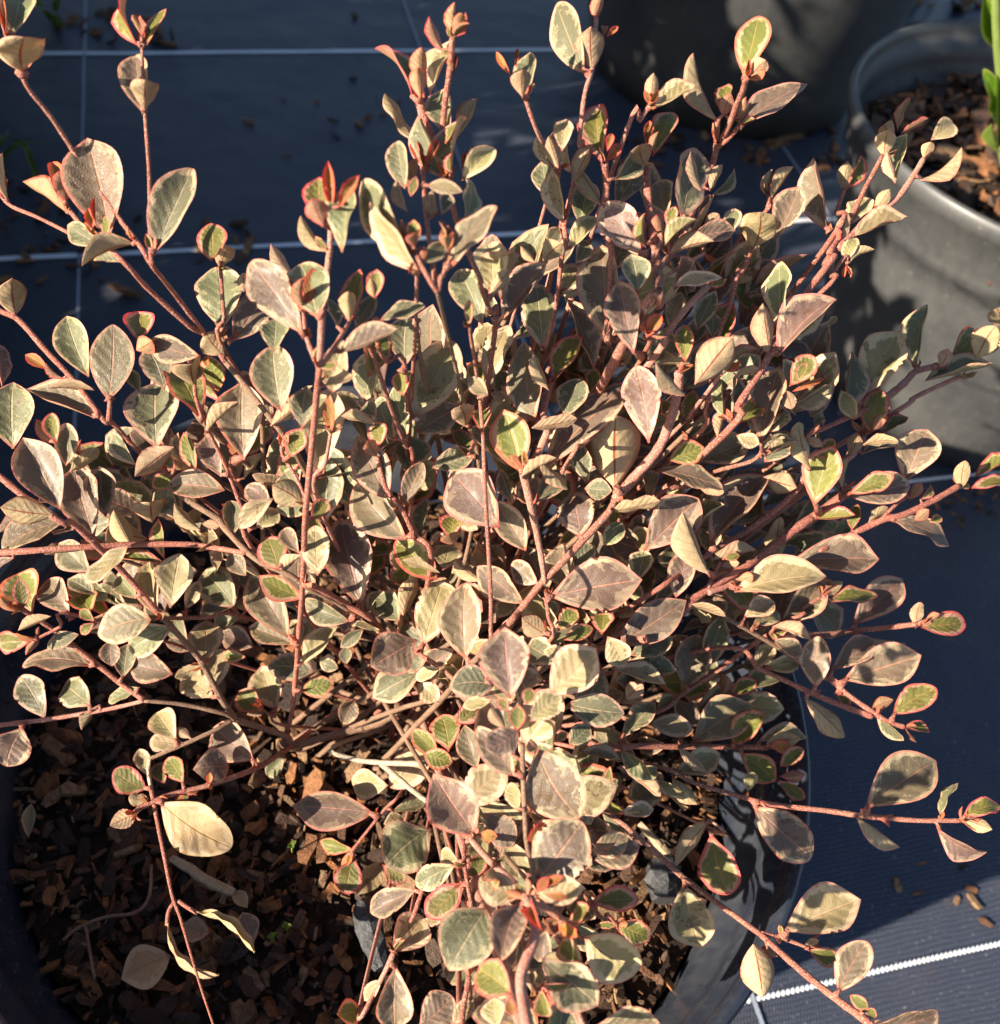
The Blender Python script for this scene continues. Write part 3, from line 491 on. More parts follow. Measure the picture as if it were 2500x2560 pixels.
def thing(name, label, cat, loc=(0, 0, 0), group=None):
    o = bpy.data.objects.new(name, None); COL.objects.link(o); o.location = loc; o.empty_display_size = 0.02
    o['label'] = label; o['category'] = cat
    if group: o['group'] = group
    return o
def tag(o, label, cat, group=None):
    o['label'] = label; o['category'] = cat
    if group: o['group'] = group
    return o
def keep_world(o, parent):      # parent an object whose mesh is in world coordinates
    o.parent = parent; o.matrix_parent_inverse = Matrix.Translation(-Vector(parent.location)); return o

# tube along points with radii; appended to lists V, F
def tube(V, F, pts, rad, seg=8, cap=True, wob=0.0):
    n = len(pts); b0 = len(V)
    t0 = (pts[1] - pts[0]).normalized(); ax = t0.orthogonal().normalized()
    for i in range(n):
        t = (pts[min(i + 1, n - 1)] - pts[max(i - 1, 0)]).normalized()
        ax = (ax - t * ax.dot(t)).normalized(); ay = t.cross(ax)
        for k in range(seg):
            a = 2 * math.pi * k / seg; r = rad[i] * (1 + wob * (random.random() - .5))
            V.append(pts[i] + (ax * math.cos(a) + ay * math.sin(a)) * r)
    for i in range(n - 1):
        for k in range(seg):
            a = b0 + i * seg + k; b = b0 + i * seg + (k + 1) % seg
            F.append((a, b, b + seg, a + seg))
    if cap:
        F.append(tuple(b0 + k for k in reversed(range(seg)))); F.append(tuple(b0 + (n - 1) * seg + k for k in range(seg)))
def smooth_path(P, sub=5):
    out = []
    n = len(P)
    for i in range(n - 1):
        p0 = P[max(i - 1, 0)]; p1 = P[i]; p2 = P[i + 1]; p3 = P[min(i + 2, n - 1)]
        for k in range(sub):
            t = k / sub
            out.append(0.5 * ((2 * p1) + (p2 - p0) * t + (2 * p0 - 5 * p1 + 4 * p2 - p3) * t * t + (3 * p1 - p0 - 3 * p2 + p3) * t ** 3))
    out.append(P[-1]); return out

# ------------------------------------------------------------------ leaves: a thin closed shell, top and underside
def leaf_data(nx, ny, fold, curl, wave, tipness, seed, side=0.0, maxat=0.55, basee=0.65):
    rg = random.Random(seed)
    ph = rg.random() * 6.28; p = math.log(0.5) / math.log(maxat)
    def hw(v):
        v = min(max(v, 0), 1); x = math.sin(math.pi * v ** p); k = v * v * (3 - 2 * v)
        return 0.5 * max(x, 0.0) ** (basee + (tipness - basee) * k) * (1 - 0.10 * max(0, v - 0.86) / 0.14)
    V = []; U = []; E = []; B = []; F = []
    for layer in (0, 1):
        for j in range(ny + 1):
            v = j / ny; v = 0.5 - 0.5 * math.cos(math.pi * (0.04 + 0.96 * v)) if True else v
            v = (v - 0.00394) / (1 - 0.00394) if j else 0.0
            h = max(hw(v), 0.028 if v < 0.3 else 0.004)
            for i in range(nx + 1):
                s = 2 * i / nx - 1
                wig = 1 + wave * 0.18 * math.sin(v * 13 + ph * 2 + (3 if s > 0 else 0))
                x = s * h * wig + side * math.sin(math.pi * v) * 0.10
                z = fold * abs(s) ** 1.5 * h - curl * (v - 0.5) ** 2 + curl * 0.25 * (1 - v)
                z += wave * math.sin(v * 11 + ph + s * 1.3) * abs(s) * h * 1.3
                z += (-0.011 if layer else 0.011) * (1 - abs(s) ** 3) * min(1, 4 * (1 - v) + .2)
                V.append((x, v, z)); U.append(((s + 1) / 2, v)); B.append(float(layer))
                E.append(min(h * (1 - abs(s)) / 0.30, v / 0.12 + 0.0, (1 - v) / 0.20, 1.0))
    n = (nx + 1) * (ny + 1)
    for layer in (0, 1):
        for j in range(ny):
            for i in range(nx):
                a = layer * n + j * (nx + 1) + i
                q = (a, a + 1, a + nx + 2, a + nx + 1)
                F.append(q if not layer else q[::-1])
    for j in range(ny):        # the thin margin
        for i in (0, nx):
            a = j * (nx + 1) + i
            q = (a, a + nx + 1, n + a + nx + 1, n + a)
            F.append(q if i == 0 else q[::-1])
    for i in range(nx):
        a = ny * (nx + 1) + i; F.append((a, a + 1, n + a + 1, n + a))
        F.append((i + 1, i, n + i, n + i + 1))
    return V, F, U, E, B
SHAPES = []
_sp = random.Random(3)
for k in range(14):
    SHAPES.append(dict(fold=_sp.uniform(0.06, 0.42), curl=_sp.uniform(-0.15, 0.5), wave=_sp.uniform(0.015, 0.085), tipness=_sp.choice((0.55, 0.68, 0.80, 0.95)), seed=k, side=_sp.uniform(-.8, .8), maxat=_sp.uniform(0.50, 0.60), basee=_sp.uniform(0.66, 0.92)))
_cache = {}
def finish_leaf(me, U, E, B, rnd):
    uvl = me.uv_layers.new(name='UVMap')
    li = [0] * len(me.loops); me.loops.foreach_get('vertex_index', li)
    flat = []
    for i in li: flat.extend(U[i])
    uvl.data.foreach_set('uv', flat)
    for nm, dat in (('edge', E), ('back', B), ('rnd', rnd)):
        a = me.attributes.new(nm, 'FLOAT', 'POINT'); a.data.foreach_set('value', dat)
    me.polygons.foreach_set('use_smooth', [True] * len(me.polygons))
def leaf_mesh(shape, mat):
    key = (shape, mat)
    if key not in _cache:
        V, F, U, E, B = leaf_data(8, 18, **SHAPES[shape])
        me = bpy.data.meshes.new('leaf'); me.from_pydata(V, [], F)
        finish_leaf(me, U, E, B, [0.0] * len(V)); me.materials.append(LM[mat]); me.update(); _cache[key] = me
    return _cache[key]
class LeafPile:       # many small leaves in one mesh
    def __init__(s): s.V = []; s.F = []; s.U = []; s.E = []; s.B = []; s.R = []; s.M = []; s.mats = []
    def add(s, mw, shape, mat, nx=6, ny=7):
        key = ('d', shape, nx, ny)
        if key not in _cache: _cache[key] = leaf_data(nx, ny, **SHAPES[shape])
        V, F, U, E, B = _cache[key]
        if mat not in s.mats: s.mats.append(mat)
        o = len(s.V); r = random.random()
        s.V.extend(mw @ Vector(v) for v in V); s.F.extend(tuple(o + i for i in f) for f in F)
        s.U.extend(U); s.E.extend(E); s.B.extend(B); s.R.extend([r] * len(V)); s.M.extend([s.mats.index(mat)] * len(F))
    def build(s, name, parent=None):
        me = bpy.data.meshes.new(name); me.from_pydata(s.V, [], s.F)
        finish_leaf(me, s.U, s.E, s.B, s.R)
        for m in s.mats: me.materials.append(LM[m])
        me.polygons.foreach_set('material_index', s.M); me.update()
        return link_mesh(name, me, parent)
def leaf_matrix(base, tip, width, normal):
    y = tip - base; L = y.length; yn = y / L
    z = (normal - yn * normal.dot(yn)).normalized(); x = yn.cross(z)
    M = Matrix.Identity(4)
    for i in range(3):
        M[i][0] = x[i] * width; M[i][1] = y[i]; M[i][2] = z[i] * L; M[i][3] = base[i]
    return M

# ------------------------------------------------------------------ the ground: woven mat with white threads
bm = bmesh.new(); bmesh.ops.create_grid(bm, x_segments=8, y_segments=8, size=40.0)
for v in bm.verts: v.co.z = GROUND
ground = obj('weed_mat', bm, WEAVE); ground['kind'] = 'structure'
LN = Vector((-math.sin(MATANG), math.cos(MATANG), 0)); LD = Vector((math.cos(MATANG), math.sin(MATANG), 0))
def gpt(m, n, z=0.0): return LD * m + LN * n + Vector((0, 0, GROUND + z))
Y1, SP = 0.10727, 0.31421
def strip(m0, m1, n, wdt, along=True, beads=False, step=0.0027):
    V = []; F = []
    if beads:          # twisted stitches, one bead after another
        k = 0; m = m0
        while m < m1:
            c = gpt(m, n + 0.00025 * math.sin(k * 0.11), 0.0006); b0 = len(V)
            dirv = (LD * 0.62 + LN * 0.78).normalized(); sid = Vector((0, 0, 1)).cross(dirv)
            for a, rr, zz in ((0, 0.6, .2), (1, 1, .75), (2, 0.6, .2)):
                for q in range(6):
                    t = 2 * math.pi * q / 6
                    V.append(c + dirv * (a - 1) * wdt * 0.44 + sid * math.cos(t) * step * 0.42 * rr + Vector((0, 0, 1)) * (math.sin(t) * 0.0009 * rr))
            for a in range(2):
                for q in range(6):
                    i0 = b0 + a * 6 + q; i1 = b0 + a * 6 + (q + 1) % 6
                    F.append((i0, i1, i1 + 6, i0 + 6))
            F.append(tuple(b0 + q for q in reversed(range(6)))); F.append(tuple(b0 + 12 + q for q in range(6)))
            m += step; k += 1
    else:
        N = int((m1 - m0) / 0.02)
        for i in range(N + 1):
            a = m0 + (m1 - m0) * i / N
            j = (noise.noise(Vector((a * 9, n, 3))) * 0.0012)
            w_ = wdt * (0.85 + 0.3 * random.random())
            for sgn in (-1, 1):
                V.append(gpt(a, n + j + sgn * w_ / 2, 0.0008) if along else gpt(n + j + sgn * w_ / 2, a, 0.0014))
        F = [(2 * i, 2 * i + 2, 2 * i + 3, 2 * i + 1) for i in range(N)]
    return raw('stripe', V, F, THREAD if along else THREAD2, ground)
strip(-0.8, 0.9, Y1, 0.0034, beads=True)
strip(0.0, 1.2, Y1 + SP, 0.0036, beads=True)
strip(-1.6, 2.4, Y1 + 2 * SP, 0.0052)
strip(-2.4, 2.8, Y1 + 3 * SP, 0.0058)
for k in (4, 5, 6): strip(-3.0, 3.0, Y1 + k * SP, 0.007)
_pl = at(150, 540, GROUND); M1 = _pl.dot(LD)
_p2 = at(783, 45, GROUND); M2 = _p2.dot(LD)
for mm in (M1, M2, 2 * M2 - M1): strip(-1.0, 3.5, mm, 0.0022, along=False)

# ------------------------------------------------------------------ pots
PROFILE = [(0.104, -0.22), (0.112, -0.190), (0.1335, -0.070), (0.1362, -0.055), (0.1385, -0.054), (0.1395, -0.047), (0.1400, -0.040), (0.1462, -0.031), (0.1490, -0.014), (0.1525, -0.012), (0.1535, -0.006), (0.1528, -0.001), (0.1508, 0.0007),
           (0.1490, -0.0010), (0.1476, -0.006), (0.1470, -0.012), (0.1442, -0.014), (0.1428, -0.026), (0.1420, -0.034), (0.1380, -0.040), (0.1362, -0.047), (0.1340, -0.060), (0.128, -0.090), (0.110, -0.188), (0.100, -0.212), (0.0, -0.212)]
def lathe(prof, seg=96, scale=1.0, jig=0.0, rs=0):
    bm = bmesh.new(); rings = []
    for r, z in prof:
        if r == 0: rings.append([bm.verts.new((0, 0, z * scale))]); continue
        rings.append([bm.verts.new((r * scale * (1 + jig * noise.noise(Vector((math.cos(a) * 1.5 + rs, math.sin(a) * 1.5, z * 6)))) * math.cos(a), r * scale * (1 + jig * noise.noise(Vector((math.cos(a) * 1.5 + rs, math.sin(a) * 1.5, z * 6)))) * math.sin(a), z * scale)) for a in (2 * math.pi * k / seg for k in range(seg))])
    for a, b in zip(rings, rings[1:]):
        for k in range(seg):
            if len(b) == 1: bm.faces.new((a[k], a[(k + 1) % seg], b[0]))
            else: bm.faces.new((a[k], a[(k + 1) % seg], b[(k + 1) % seg], b[k]))
    bot = bm.faces.new(list(reversed(rings[0])))
    bmesh.ops.recalc_face_normals(bm, faces=bm.faces)
    return bm
def add_pot(name, label, loc, mat, scale=1.0, rs=0, group='black nursery pots'):
    o = obj(name, lathe(PROFILE, 96, scale, 0.012, rs), mat); o.location = loc; return tag(o, label, 'pot', group)
PC = Vector((-0.0294, 0.1903, 0.0))
front_pot = add_pot('nursery_pot', 'black plastic pot in the foreground holding the variegated shrub', PC, POTM, 1.0, 1)
RP = Vector((0.331, 0.680, 0.0))
right_pot = add_pot('nursery_pot', 'dusty black pot at the right, filled with bark around a bright green plant', RP, POTD, 0.985, 5)
BP = Vector((0.155, 1.135, GROUND + 0.30))
back_pot = add_pot('nursery_pot', 'big black pot behind the shrub, only its lower front showing', BP, POTD, 1.364, 9)

# ------------------------------------------------------------------ bark mulch
def chip_data(rg, L, W, T):
    V = []; n = 4
    for i in range(n):
        t = i / (n - 1); k = (0.45 + 0.55 * math.sin(math.pi * (0.15 + 0.7 * t))) * rg.uniform(0.75, 1.1)
        bend = rg.uniform(-.12, .12) * T
        for a, b in ((-1, -1), (1, -1), (1, 1), (-1, 1)):
            V.append(Vector(((t - .5) * L + rg.uniform(-.08, .08) * L, a * W / 2 * k + rg.uniform(-.12, .12) * W, b * T / 2 * k + bend)))
    F = [(3, 2, 1, 0), (12, 13, 14, 15)]
    for i in range(n - 1):
        for k in range(4):
            a = i * 4 + k; b = i * 4 + (k + 1) % 4; F.append((a, b, b + 4, a + 4))
    return V, F
CHIPS = []
_cr = random.Random(11)
for k in range(16):
    V, F = chip_data(_cr, 1.0, _cr.choice((0.14, 0.22, 0.3, 0.42, 0.55)), _cr.uniform(0.08, 0.22))
    me = bpy.data.meshes.new('bark_chip'); me.from_pydata(V, [], F); me.materials.append(BARK)
    a = me.attributes.new('rnd', 'FLOAT', 'POINT'); a.data.foreach_set('value', [0.0] * len(V)); me.update(); CHIPS.append((me, V, F))
def chip_rot(rg, tilt): return Matrix.Rotation(rg.uniform(0, 6.28), 4, 'Z') @ Matrix.Rotation(rg.gauss(0, tilt), 4, 'Y') @ Matrix.Rotation(rg.gauss(0, tilt), 4, 'X')
def mulch(label, center, rad, z, n_small, n_big, seed, smin=0.005, smax=0.013, where=None):
    rg = random.Random(seed)
    root = thing('bark_mulch', label, 'bark mulch', center + Vector((0, 0, z)), 'bark filling the pots')
    def hz(x, y): return 0.004 * noise.noise(Vector((x * 28, y * 28, seed))) + 0.003 * noise.noise(Vector((x * 80, y * 80, seed)))
    bm = bmesh.new(); N = 22
    rings = [[bm.verts.new((0, 0, hz(0, 0) - .004))]]
    for i in range(1, N + 1):
        r = rad * i / N
        rings.append([bm.verts.new((r * math.cos(a), r * math.sin(a), hz(r * math.cos(a), r * math.sin(a)) - .004)) for a in (2 * math.pi * k / 48 for k in range(48))])
    for k in range(48): bm.faces.new((rings[0][0], rings[1][k], rings[1][(k + 1) % 48]))
    for a, b in zip(rings[1:], rings[2:]):
        for k in range(48): bm.faces.new((a[k], b[k], b[(k + 1) % 48], a[(k + 1) % 48]))
    obj('soil', bm, SOIL, root)
    V = []; F = []; RN = []
    for i in range(n_small):
        r = rad * math.sqrt(rg.random()); a = rg.uniform(0, 6.28); x, y = r * math.cos(a), r * math.sin(a)
        me, cv, cf = rg.choice(CHIPS); L = smin * .4 + smax * .75 * rg.random() ** 2.2
        M = Matrix.Translation((x, y, hz(x, y) + rg.uniform(-.003, .0035))) @ chip_rot(rg, 0.45) @ Matrix.Scale(L, 4)
        o = len(V); V.extend(M @ q for q in cv); F.extend(tuple(o + q for q in f) for f in cf); RN.extend([rg.random()] * len(cv))
    sc = raw('small_chips', V, F, BARK, root, False, RN); sc['kind'] = 'stuff'
    made = 0
    while made < n_big:
        r = rad * 0.95 * math.sqrt(rg.random()); a = rg.uniform(0, 6.28); x, y = r * math.cos(a), r * math.sin(a)
        if where and not where(center.x + x, center.y + y): continue
        c = bpy.data.objects.new('bark_chip', rg.choice(CHIPS)[0]); COL.objects.link(c); c.parent = root
        c.matrix_local = Matrix.Translation((x, y, hz(x, y) + rg.uniform(.001, .006))) @ chip_rot(rg, 0.35) @ Matrix.Scale(smin * 1.2 + smax * 1.05 * rg.random() ** 1.8, 4)
        made += 1
    return root
def in_view_front(x, y): return True
mulch('dark bark chips and potting mix around the variegated shrub in the foreground pot', PC, 0.134, -0.052, 5200, 150, 21, 0.005, 0.0115, where=lambda x, y: y < 0.235)
mulch('bark chips in the right hand pot, lit orange along the near edge', RP, 0.1345, -0.040, 1500, 110, 22, 0.008, 0.022, where=lambda x, y: x < 0.40)
mulch('bark in the big pot behind, out of sight below its rim', BP, 0.184, -0.06, 300, 0, 23, 0.01, 0.02)

# ------------------------------------------------------------------ the shrub
shrub = thing('variegated_shrub', 'bushy shrub with cream edged purple brown leaves and reddish stems', 'shrub', PC + Vector((0.01, -0.02, -0.052)))
SEGS = []          # (x0,y0,t0,x1,y1,t1) in picture pixels and depth, for hanging leaves on
def parse_pt(s_): 
    a = s_[1:].split(','); return full(s_[0], float(a[0]), float(a[1]))
LSTEP = 0.0055
BRANCH = []
ROOT = at(790, 1385, -0.05)
for line in STEMS.strip().split('\n'):
    hd, pts = line.split('|'); ty, w0, w1, lay = hd.split(); w0, w1, lay = float(w0), float(w1), float(lay)
    P2 = [parse_pt(q) for q in pts.split()]
    T = [surf(x, y) - lay * LSTEP + (0.004 if i == 0 else 0) for i, (x, y) in enumerate(P2)]
    BRANCH.append([ty, w0, w1, P2, T])
# a stem that starts on another one starts at that one's depth
for b in BRANCH:
    x, y = b[3][0]
    best = None
    for c in BRANCH:
        if c is b: continue
        for (x0, y0), (x1, y1), t0, t1 in zip(c[3], c[3][1:], c[4], c[4][1:]):
            dx, dy = x1 - x0, y1 - y0; q = max(0, min(1, ((x - x0) * dx + (y - y0) * dy) / (dx * dx + dy * dy)))
            d = math.hypot(x0 + dx * q - x, y0 + dy * q - y)
            if d < 7 and (best is None or d < best[0]): best = (d, t0 + (t1 - t0) * q)
    b.append(best is None)
    if best and abs(best[1] - b[4][0]) < 0.03: b[4][0] = best[1]
PARTV = {}
for ty, w0, w1, P2, T, free in BRANCH:
    for _ in range(3): T[1:-1] = [0.25 * T[i - 1] + 0.5 * T[i] + 0.25 * T[i + 1] for i in range(1, len(T) - 1)]
    for (x0, y0), (x1, y1), t0, t1 in zip(P2, P2[1:], T, T[1:]): SEGS.append((x0, y0, t0, x1, y1, t1))
    P3 = [depth_at(x, y, t) for (x, y), t in zip(P2, T)]
    rad = [0.5 * (w0 + (w1 - w0) * i / (len(P3) - 1)) * KZ * 0.7616 * t / FPX * 0.82 for i, t in enumerate(T)]
    if free and P3[0].z > -0.03:
        # the hidden foot of the stem, running down into the crown's base
        a = P3[0]; d = ROOT + Vector((random.uniform(-.02, .02), random.uniform(-.01, .03), 0))
        back = (a - CAM).normalized() * 0.03
        mid = a.lerp(d, 0.45) + back * 0.6
        P3 = [d, mid] + P3; rad = [rad[0] * 1.25, rad[0] * 1.1] + rad
    Q = smooth_path(P3, 5)
    rr = []
    for i in range(len(Q)):
        f = i / 5; k = min(int(f), len(rad) - 2); rr.append((rad[k] + (rad[k + 1] - rad[k]) * (f - k)) * (1 + 0.06 * math.sin(i * 2.1)))
    V = []; F = []; tube(V, F, Q, rr, 9, True, 0.10)
    PARTV[id(P2)] = (V, F, ty, P2)
# leaves
LV = []
reg = 'A'
for ln in LEAVES.strip().split('\n'):
    ln = ln.strip()
    if ln[0].isalpha(): reg = ln[0]; ln = ln[2:]
    for e in ln.split(';'):
        p = e.split(); bx, by = full(reg, float(p[0]), float(p[1])); tx, ty_ = full(reg, float(p[2]), float(p[3]))
        LV.append((bx, by, tx, ty_, float(p[4]) * KZ * 0.7616, p[5], float(p[6]) if len(p) > 6 else 0.0))
rg = random.Random(5)
BUILT = []        # (apparent area, matrix, shape, material)
PET = []
for li_, (bx, by, tx, ty_, wpx, typ, lay) in enumerate(LV):
    under = typ.islower(); mt = {'C': 'C', 'M': 'M', 'Y': 'Y', 'O': 'O', 'R': 'R', 'T': 'T'}[typ.upper()]
    best = None
    for i, (x0, y0, t0, x1, y1, t1) in enumerate(SEGS):
        dx, dy = x1 - x0, y1 - y0; q = max(0, min(1, ((bx - x0) * dx + (by - y0) * dy) / (dx * dx + dy * dy)))
        d = math.hypot(x0 + dx * q - bx, y0 + dy * q - by)
        if best is None or d < best[0]: best = (d, t0 + (t1 - t0) * q, x0 + dx * q, y0 + dy * q)
    st = surf(bx, by) - lay * LSTEP
    if lay <= 0: tx, ty_, wpx = tx + (tx - bx) * .12, ty_ + (ty_ - by) * .12, wpx * 1.08
    lp = math.hypot(tx - bx, ty_ - by)
    hooked = best[0] < 18 and abs(best[1] - st) < 0.035 and lay > -1.5
    tb = best[1] if hooked else st + rg.uniform(-.002, .003)
    base = depth_at(bx, by, tb)
    wd = wpx * tb / FPX; ln3 = lp * tb / FPX
    # depth of the tip: foreshortened leaves reach towards or away from the camera
    fs = 0.0
    if wd > 0.74 * ln3: fs = math.sqrt(max((1.36 * wd) ** 2 - ln3 ** 2, 0)) * 0.8
    up = (by - ty_) / lp
    if under: sg = -1 if up > -0.3 else 1
    else: sg = 1 if up > 0.1 else -1
    nat = (0.16 * up if not under else -0.12) * ln3
    tt = tb + sg * min(fs, 0.012) + nat + (0.0025 - lay * 0.0035 + rg.uniform(-.001, .001))
    if not hooked: tt = tb + sg * min(fs, 0.012) + nat
    tb0 = tb
    if DZ: tb -= DZ[li_] * 0.0005; tt -= DZ[li_] * 0.0005; base = depth_at(bx, by, tb)
    tip = depth_at(tx, ty_, tt)
    a = tip - base
    nv = (CAM - base.lerp(tip, .5)).normalized()
    an = a.normalized(); n0 = (nv - an * nv.dot(an)).normalized(); s0 = an.cross(n0)
    real = max(wd, 0.46 * a.length) if typ.upper() != 'R' else wd
    cr = min(1, wd / real); roll = min(math.acos(cr), R(66))
    if roll < 0.15: roll = rg.uniform(0.05, 0.3)
    cand = [n0 * math.cos(roll) + s0 * math.sin(roll), n0 * math.cos(roll) - s0 * math.sin(roll)]
    tgt = (TOSUN + Vector((0, 0, 0.6))).normalized() * (1 if not under else -1)
    cand.sort(key=lambda n: -n.dot(tgt)); n = cand[0] if rg.random() < (1.0 if mt == 'C' or lay >= 1 else 0.8) else cand[1]
    wreal = min(wd / max(math.cos(roll), 0.35), real * 1.05)
    if under: n = -n
    sh = rg.randrange(len(SHAPES))
    BUILT.append([wpx * lp, leaf_matrix(base, tip, wreal * 1.01, n), sh, mt, li_])
    if hooked and best[0] > 1.5:
        PET.append((depth_at(best[2], best[3], best[1]), base.lerp(tip, 0.05), wreal * 0.06 + 0.0002))
# leaves deeper in the crown
HULL = [(110, 900), (240, 780), (440, 740), (600, 760), (740, 700), (920, 580), (1080, 490), (1250, 420), (1400, 470), (1480, 640), (1560, 790), (1640, 940), (1540, 1160), (1440, 1320), (1280, 1430), (1180, 1560), (1100, 1740), (1080, 1900), (900, 1900),
        (860, 1700), (900, 1480), (760, 1290), (640, 1220), (480, 1190), (330, 1240), (180, 1180), (100, 1060)]
def inside(x, y):
    c = False; n = len(HULL)
    for i in range(n):
        x0, y0 = HULL[i]; x1, y1 = HULL[i - 1]
        if (y0 > y) != (y1 > y) and x < (x1 - x0) * (y - y0) / (y1 - y0) + x0: c = not c
    return c
FILL = []; TW = []; nf_ = 0
while len(FILL) < 680:
    x, y = rg.uniform(90, 1680), rg.uniform(380, 1900)
    if not inside(x, y): continue
    t = surf(x, y) + rg.uniform(0.008, 0.048)
    b = depth_at(x, y, t)
    if b.z < -0.040: continue
    axis = (b - (ROOT + Vector((0, 0.02, -0.03)))).normalized()
    d = (axis + Vector((rg.gauss(0, .6), rg.gauss(0, .6), rg.gauss(0.1, .6)))).normalized()
    L = rg.uniform(0.011, 0.021)
    n = (Vector((0, -.25, 0.9)) + TOSUN * .4 + Vector((rg.gauss(0, .55), rg.gauss(0, .55), rg.gauss(0, .4)))).normalized()
    if abs(n.dot(d)) > 0.92: continue
    FILL.append((leaf_matrix(b, b + d * L, L * rg.uniform(.5, .72), n), rg.randrange(len(SHAPES)), rg.choice('MMMOOOCY')))
    nf_ += 1
    if nf_ - 1 in DROP: FILL[-1] = None
    if len(TW) < 60 and rg.random() < 0.2: TW.append((b, axis))
BUILT.sort(key=lambda q: -q[0])
pile = LeafPile()
for i, (ar, M, sh, mt, _l) in enumerate(BUILT):
    if i < 300:
        o = bpy.data.objects.new('leaf', leaf_mesh(sh, mt)); COL.objects.link(o); o.parent = shrub
        o.matrix_parent_inverse = Matrix.Translation(-Vector(shrub.location)); o.matrix_basis = M
    else: pile.add(M, sh, mt, 6, 9)
for q in FILL:
    if q: pile.add(*q, 6, 7)
# new growth: little red leaves at the shoot tips and in the leaf axils
r3 = random.Random(41)
def tuft(p, ax, n, L0, L1):
    for k in range(n):
        t = (ax + Vector((r3.gauss(0, .45), r3.gauss(0, .45), r3.gauss(.1, .35)))).normalized(); q = t.orthogonal()
        q.rotate(Matrix.Rotation(r3.uniform(0, 6.28), 3, t)); L = r3.uniform(L0, L1)
        pile.add(leaf_matrix(p, p + t * L, L * r3.uniform(.34, .5), q), r3.randrange(len(SHAPES)), r3.choice('RRYY'), 4, 5)
for ty, w0, w1, P2, T, free in BRANCH:
    if ty in 'rp' and len(P2) > 2:
        a = depth_at(*P2[-2], T[-2]); b = depth_at(*P2[-1], T[-1]); tuft(b, (b - a).normalized(), 3, .003, .0065)
for a, b, r in PET:
    if r3.random() < 0.42: tuft(a, (b - a).normalized() * .7 + Vector((0, 0, .5)), 2, .002, .0048)
sm = pile.build('small_leaves'); sm['kind'] = 'stuff'; keep_world(sm, shrub)
for k, (V, F, ty, P2) in enumerate(PARTV.values()):
    o = raw('trunk' if k == 0 else 'stem', V, F, SM[ty]); keep_world(o, shrub)
V = []; F = []
for a, b, r in PET: tube(V, F, [a, a.lerp(b, .5), b], [r * 1.9, r * 1.05, r * .8], 6)
o = raw('leaf_stalks', V, F, SM['r']); o['kind'] = 'stuff'; keep_world(o, shrub)
V = []; F = []
for b, ax in TW:
    e = ROOT + Vector((rg.uniform(-.05, .05), rg.uniform(-.03, .06), 0.0))
    tube(V, F, smooth_path([e, e.lerp(b, .5) + Vector((rg.uniform(-.01, .01), rg.uniform(-.01, .01), -.004)), b, b + ax * .012], 4), [0.0011 - 0.0005 * i / 12 for i in range(13)], 6)
o = raw('inner_twigs', V, F, SM['b']); o['kind'] = 'stuff'; keep_world(o, shrub)
# ------------------------------------------------------------------ what else stands and lies about
# two withered leaves curled at the end of the hanging twig
def curled(P, widths, mat, parent, name='dry_leaf', cup=0.5, nrm=None):
    Q = smooth_path(P, 4); V = []; F = []; U = []; E = []; B = []
    n = len(Q); NX = 6
    for layer in (0, 1):
        for i, q in enumerate(Q):
            t = (Q[min(i + 1, n - 1)] - Q[max(i - 1, 0)]).normalized()
            zz = (nrm - t * nrm.dot(t)).normalized(); xx = t.cross(zz)
            f = i / (n - 1) * (len(widths) - 1); k = min(int(f), len(widths) - 2); w_ = widths[k] + (widths[k + 1] - widths[k]) * (f - k)
            for j in range(NX + 1):
                s_ = 2 * j / NX - 1
                V.append(q + xx * s_ * w_ / 2 + zz * (cup * w_ * s_ * s_ + (-.00025 if layer else .00025) * (1 - s_ * s_) + .0004 * math.sin(i * 1.3 + s_ * 2)))
                U.append(((s_ + 1) / 2, i / (n - 1))); E.append(min(1, (1 - abs(s_)) * 1.2)); B.append(float(layer))
    m = n * (NX + 1)
    for L_ in (0, 1):
        for i in range(n - 1):
            for j in range(NX):
                a = L_ * m + i * (NX + 1) + j; q4 = (a, a + 1, a + NX + 2, a + NX + 1); F.append(q4 if not L_ else q4[::-1])
    for i in range(n - 1):
        for j in (0, NX):
            a = i * (NX + 1) + j; F.append((a, a + NX + 1, m + a + NX + 1, m + a))
    me = bpy.data.meshes.new(name); me.from_pydata(V, [], F); finish_leaf(me, U, E, B, [.3] * len(V)); me.materials.append(LM[mat]); me.update()
    o = link_mesh(name, me); keep_world(o, parent) if isinstance(parent, bpy.types.Object) else None
    return o
def px3(reg, pts, zoff=0.0):
    out = []
    for x, y in pts:
        fx, fy = full(reg, x, y); out.append(depth_at(fx, fy, surf(fx, fy) - zoff))
    return out
toC = (CAM - at(330, 1750, 0)).normalized()
side_n = (RT * 0.8 + UP * 0.5 + toC * 0.3).normalized()
mm = KZ * 0.7616 * 0.33 / FPX
V = []; F = []
for P in (px3('J', [(920, 840), (892, 890), (884, 960)], .006), px3('J', [(945, 830), (985, 860), (1045, 895)], .006)): tube(V, F, smooth_path(P, 4), [.0007] * (len(P) * 4 - 3), 7)
o = raw('leaf_stalk', V, F, SM['r']); keep_world(o, shrub)
curled(px3('J', [(884, 950), (905, 1080), (960, 1170), (1050, 1230), (1158, 1226)], .007), [2 * mm, 38 * mm, 66 * mm, 60 * mm, 5 * mm], 'T', shrub, cup=0.55, nrm=side_n)
curled(px3('J', [(1040, 893), (1130, 915), (1220, 970), (1300, 1050), (1345, 1106)], .007), [3 * mm, 55 * mm, 70 * mm, 50 * mm, 5 * mm], 'T', shrub, cup=0.5, nrm=(UP * 0.7 + RT * 0.4 + toC * 0.35).normalized())

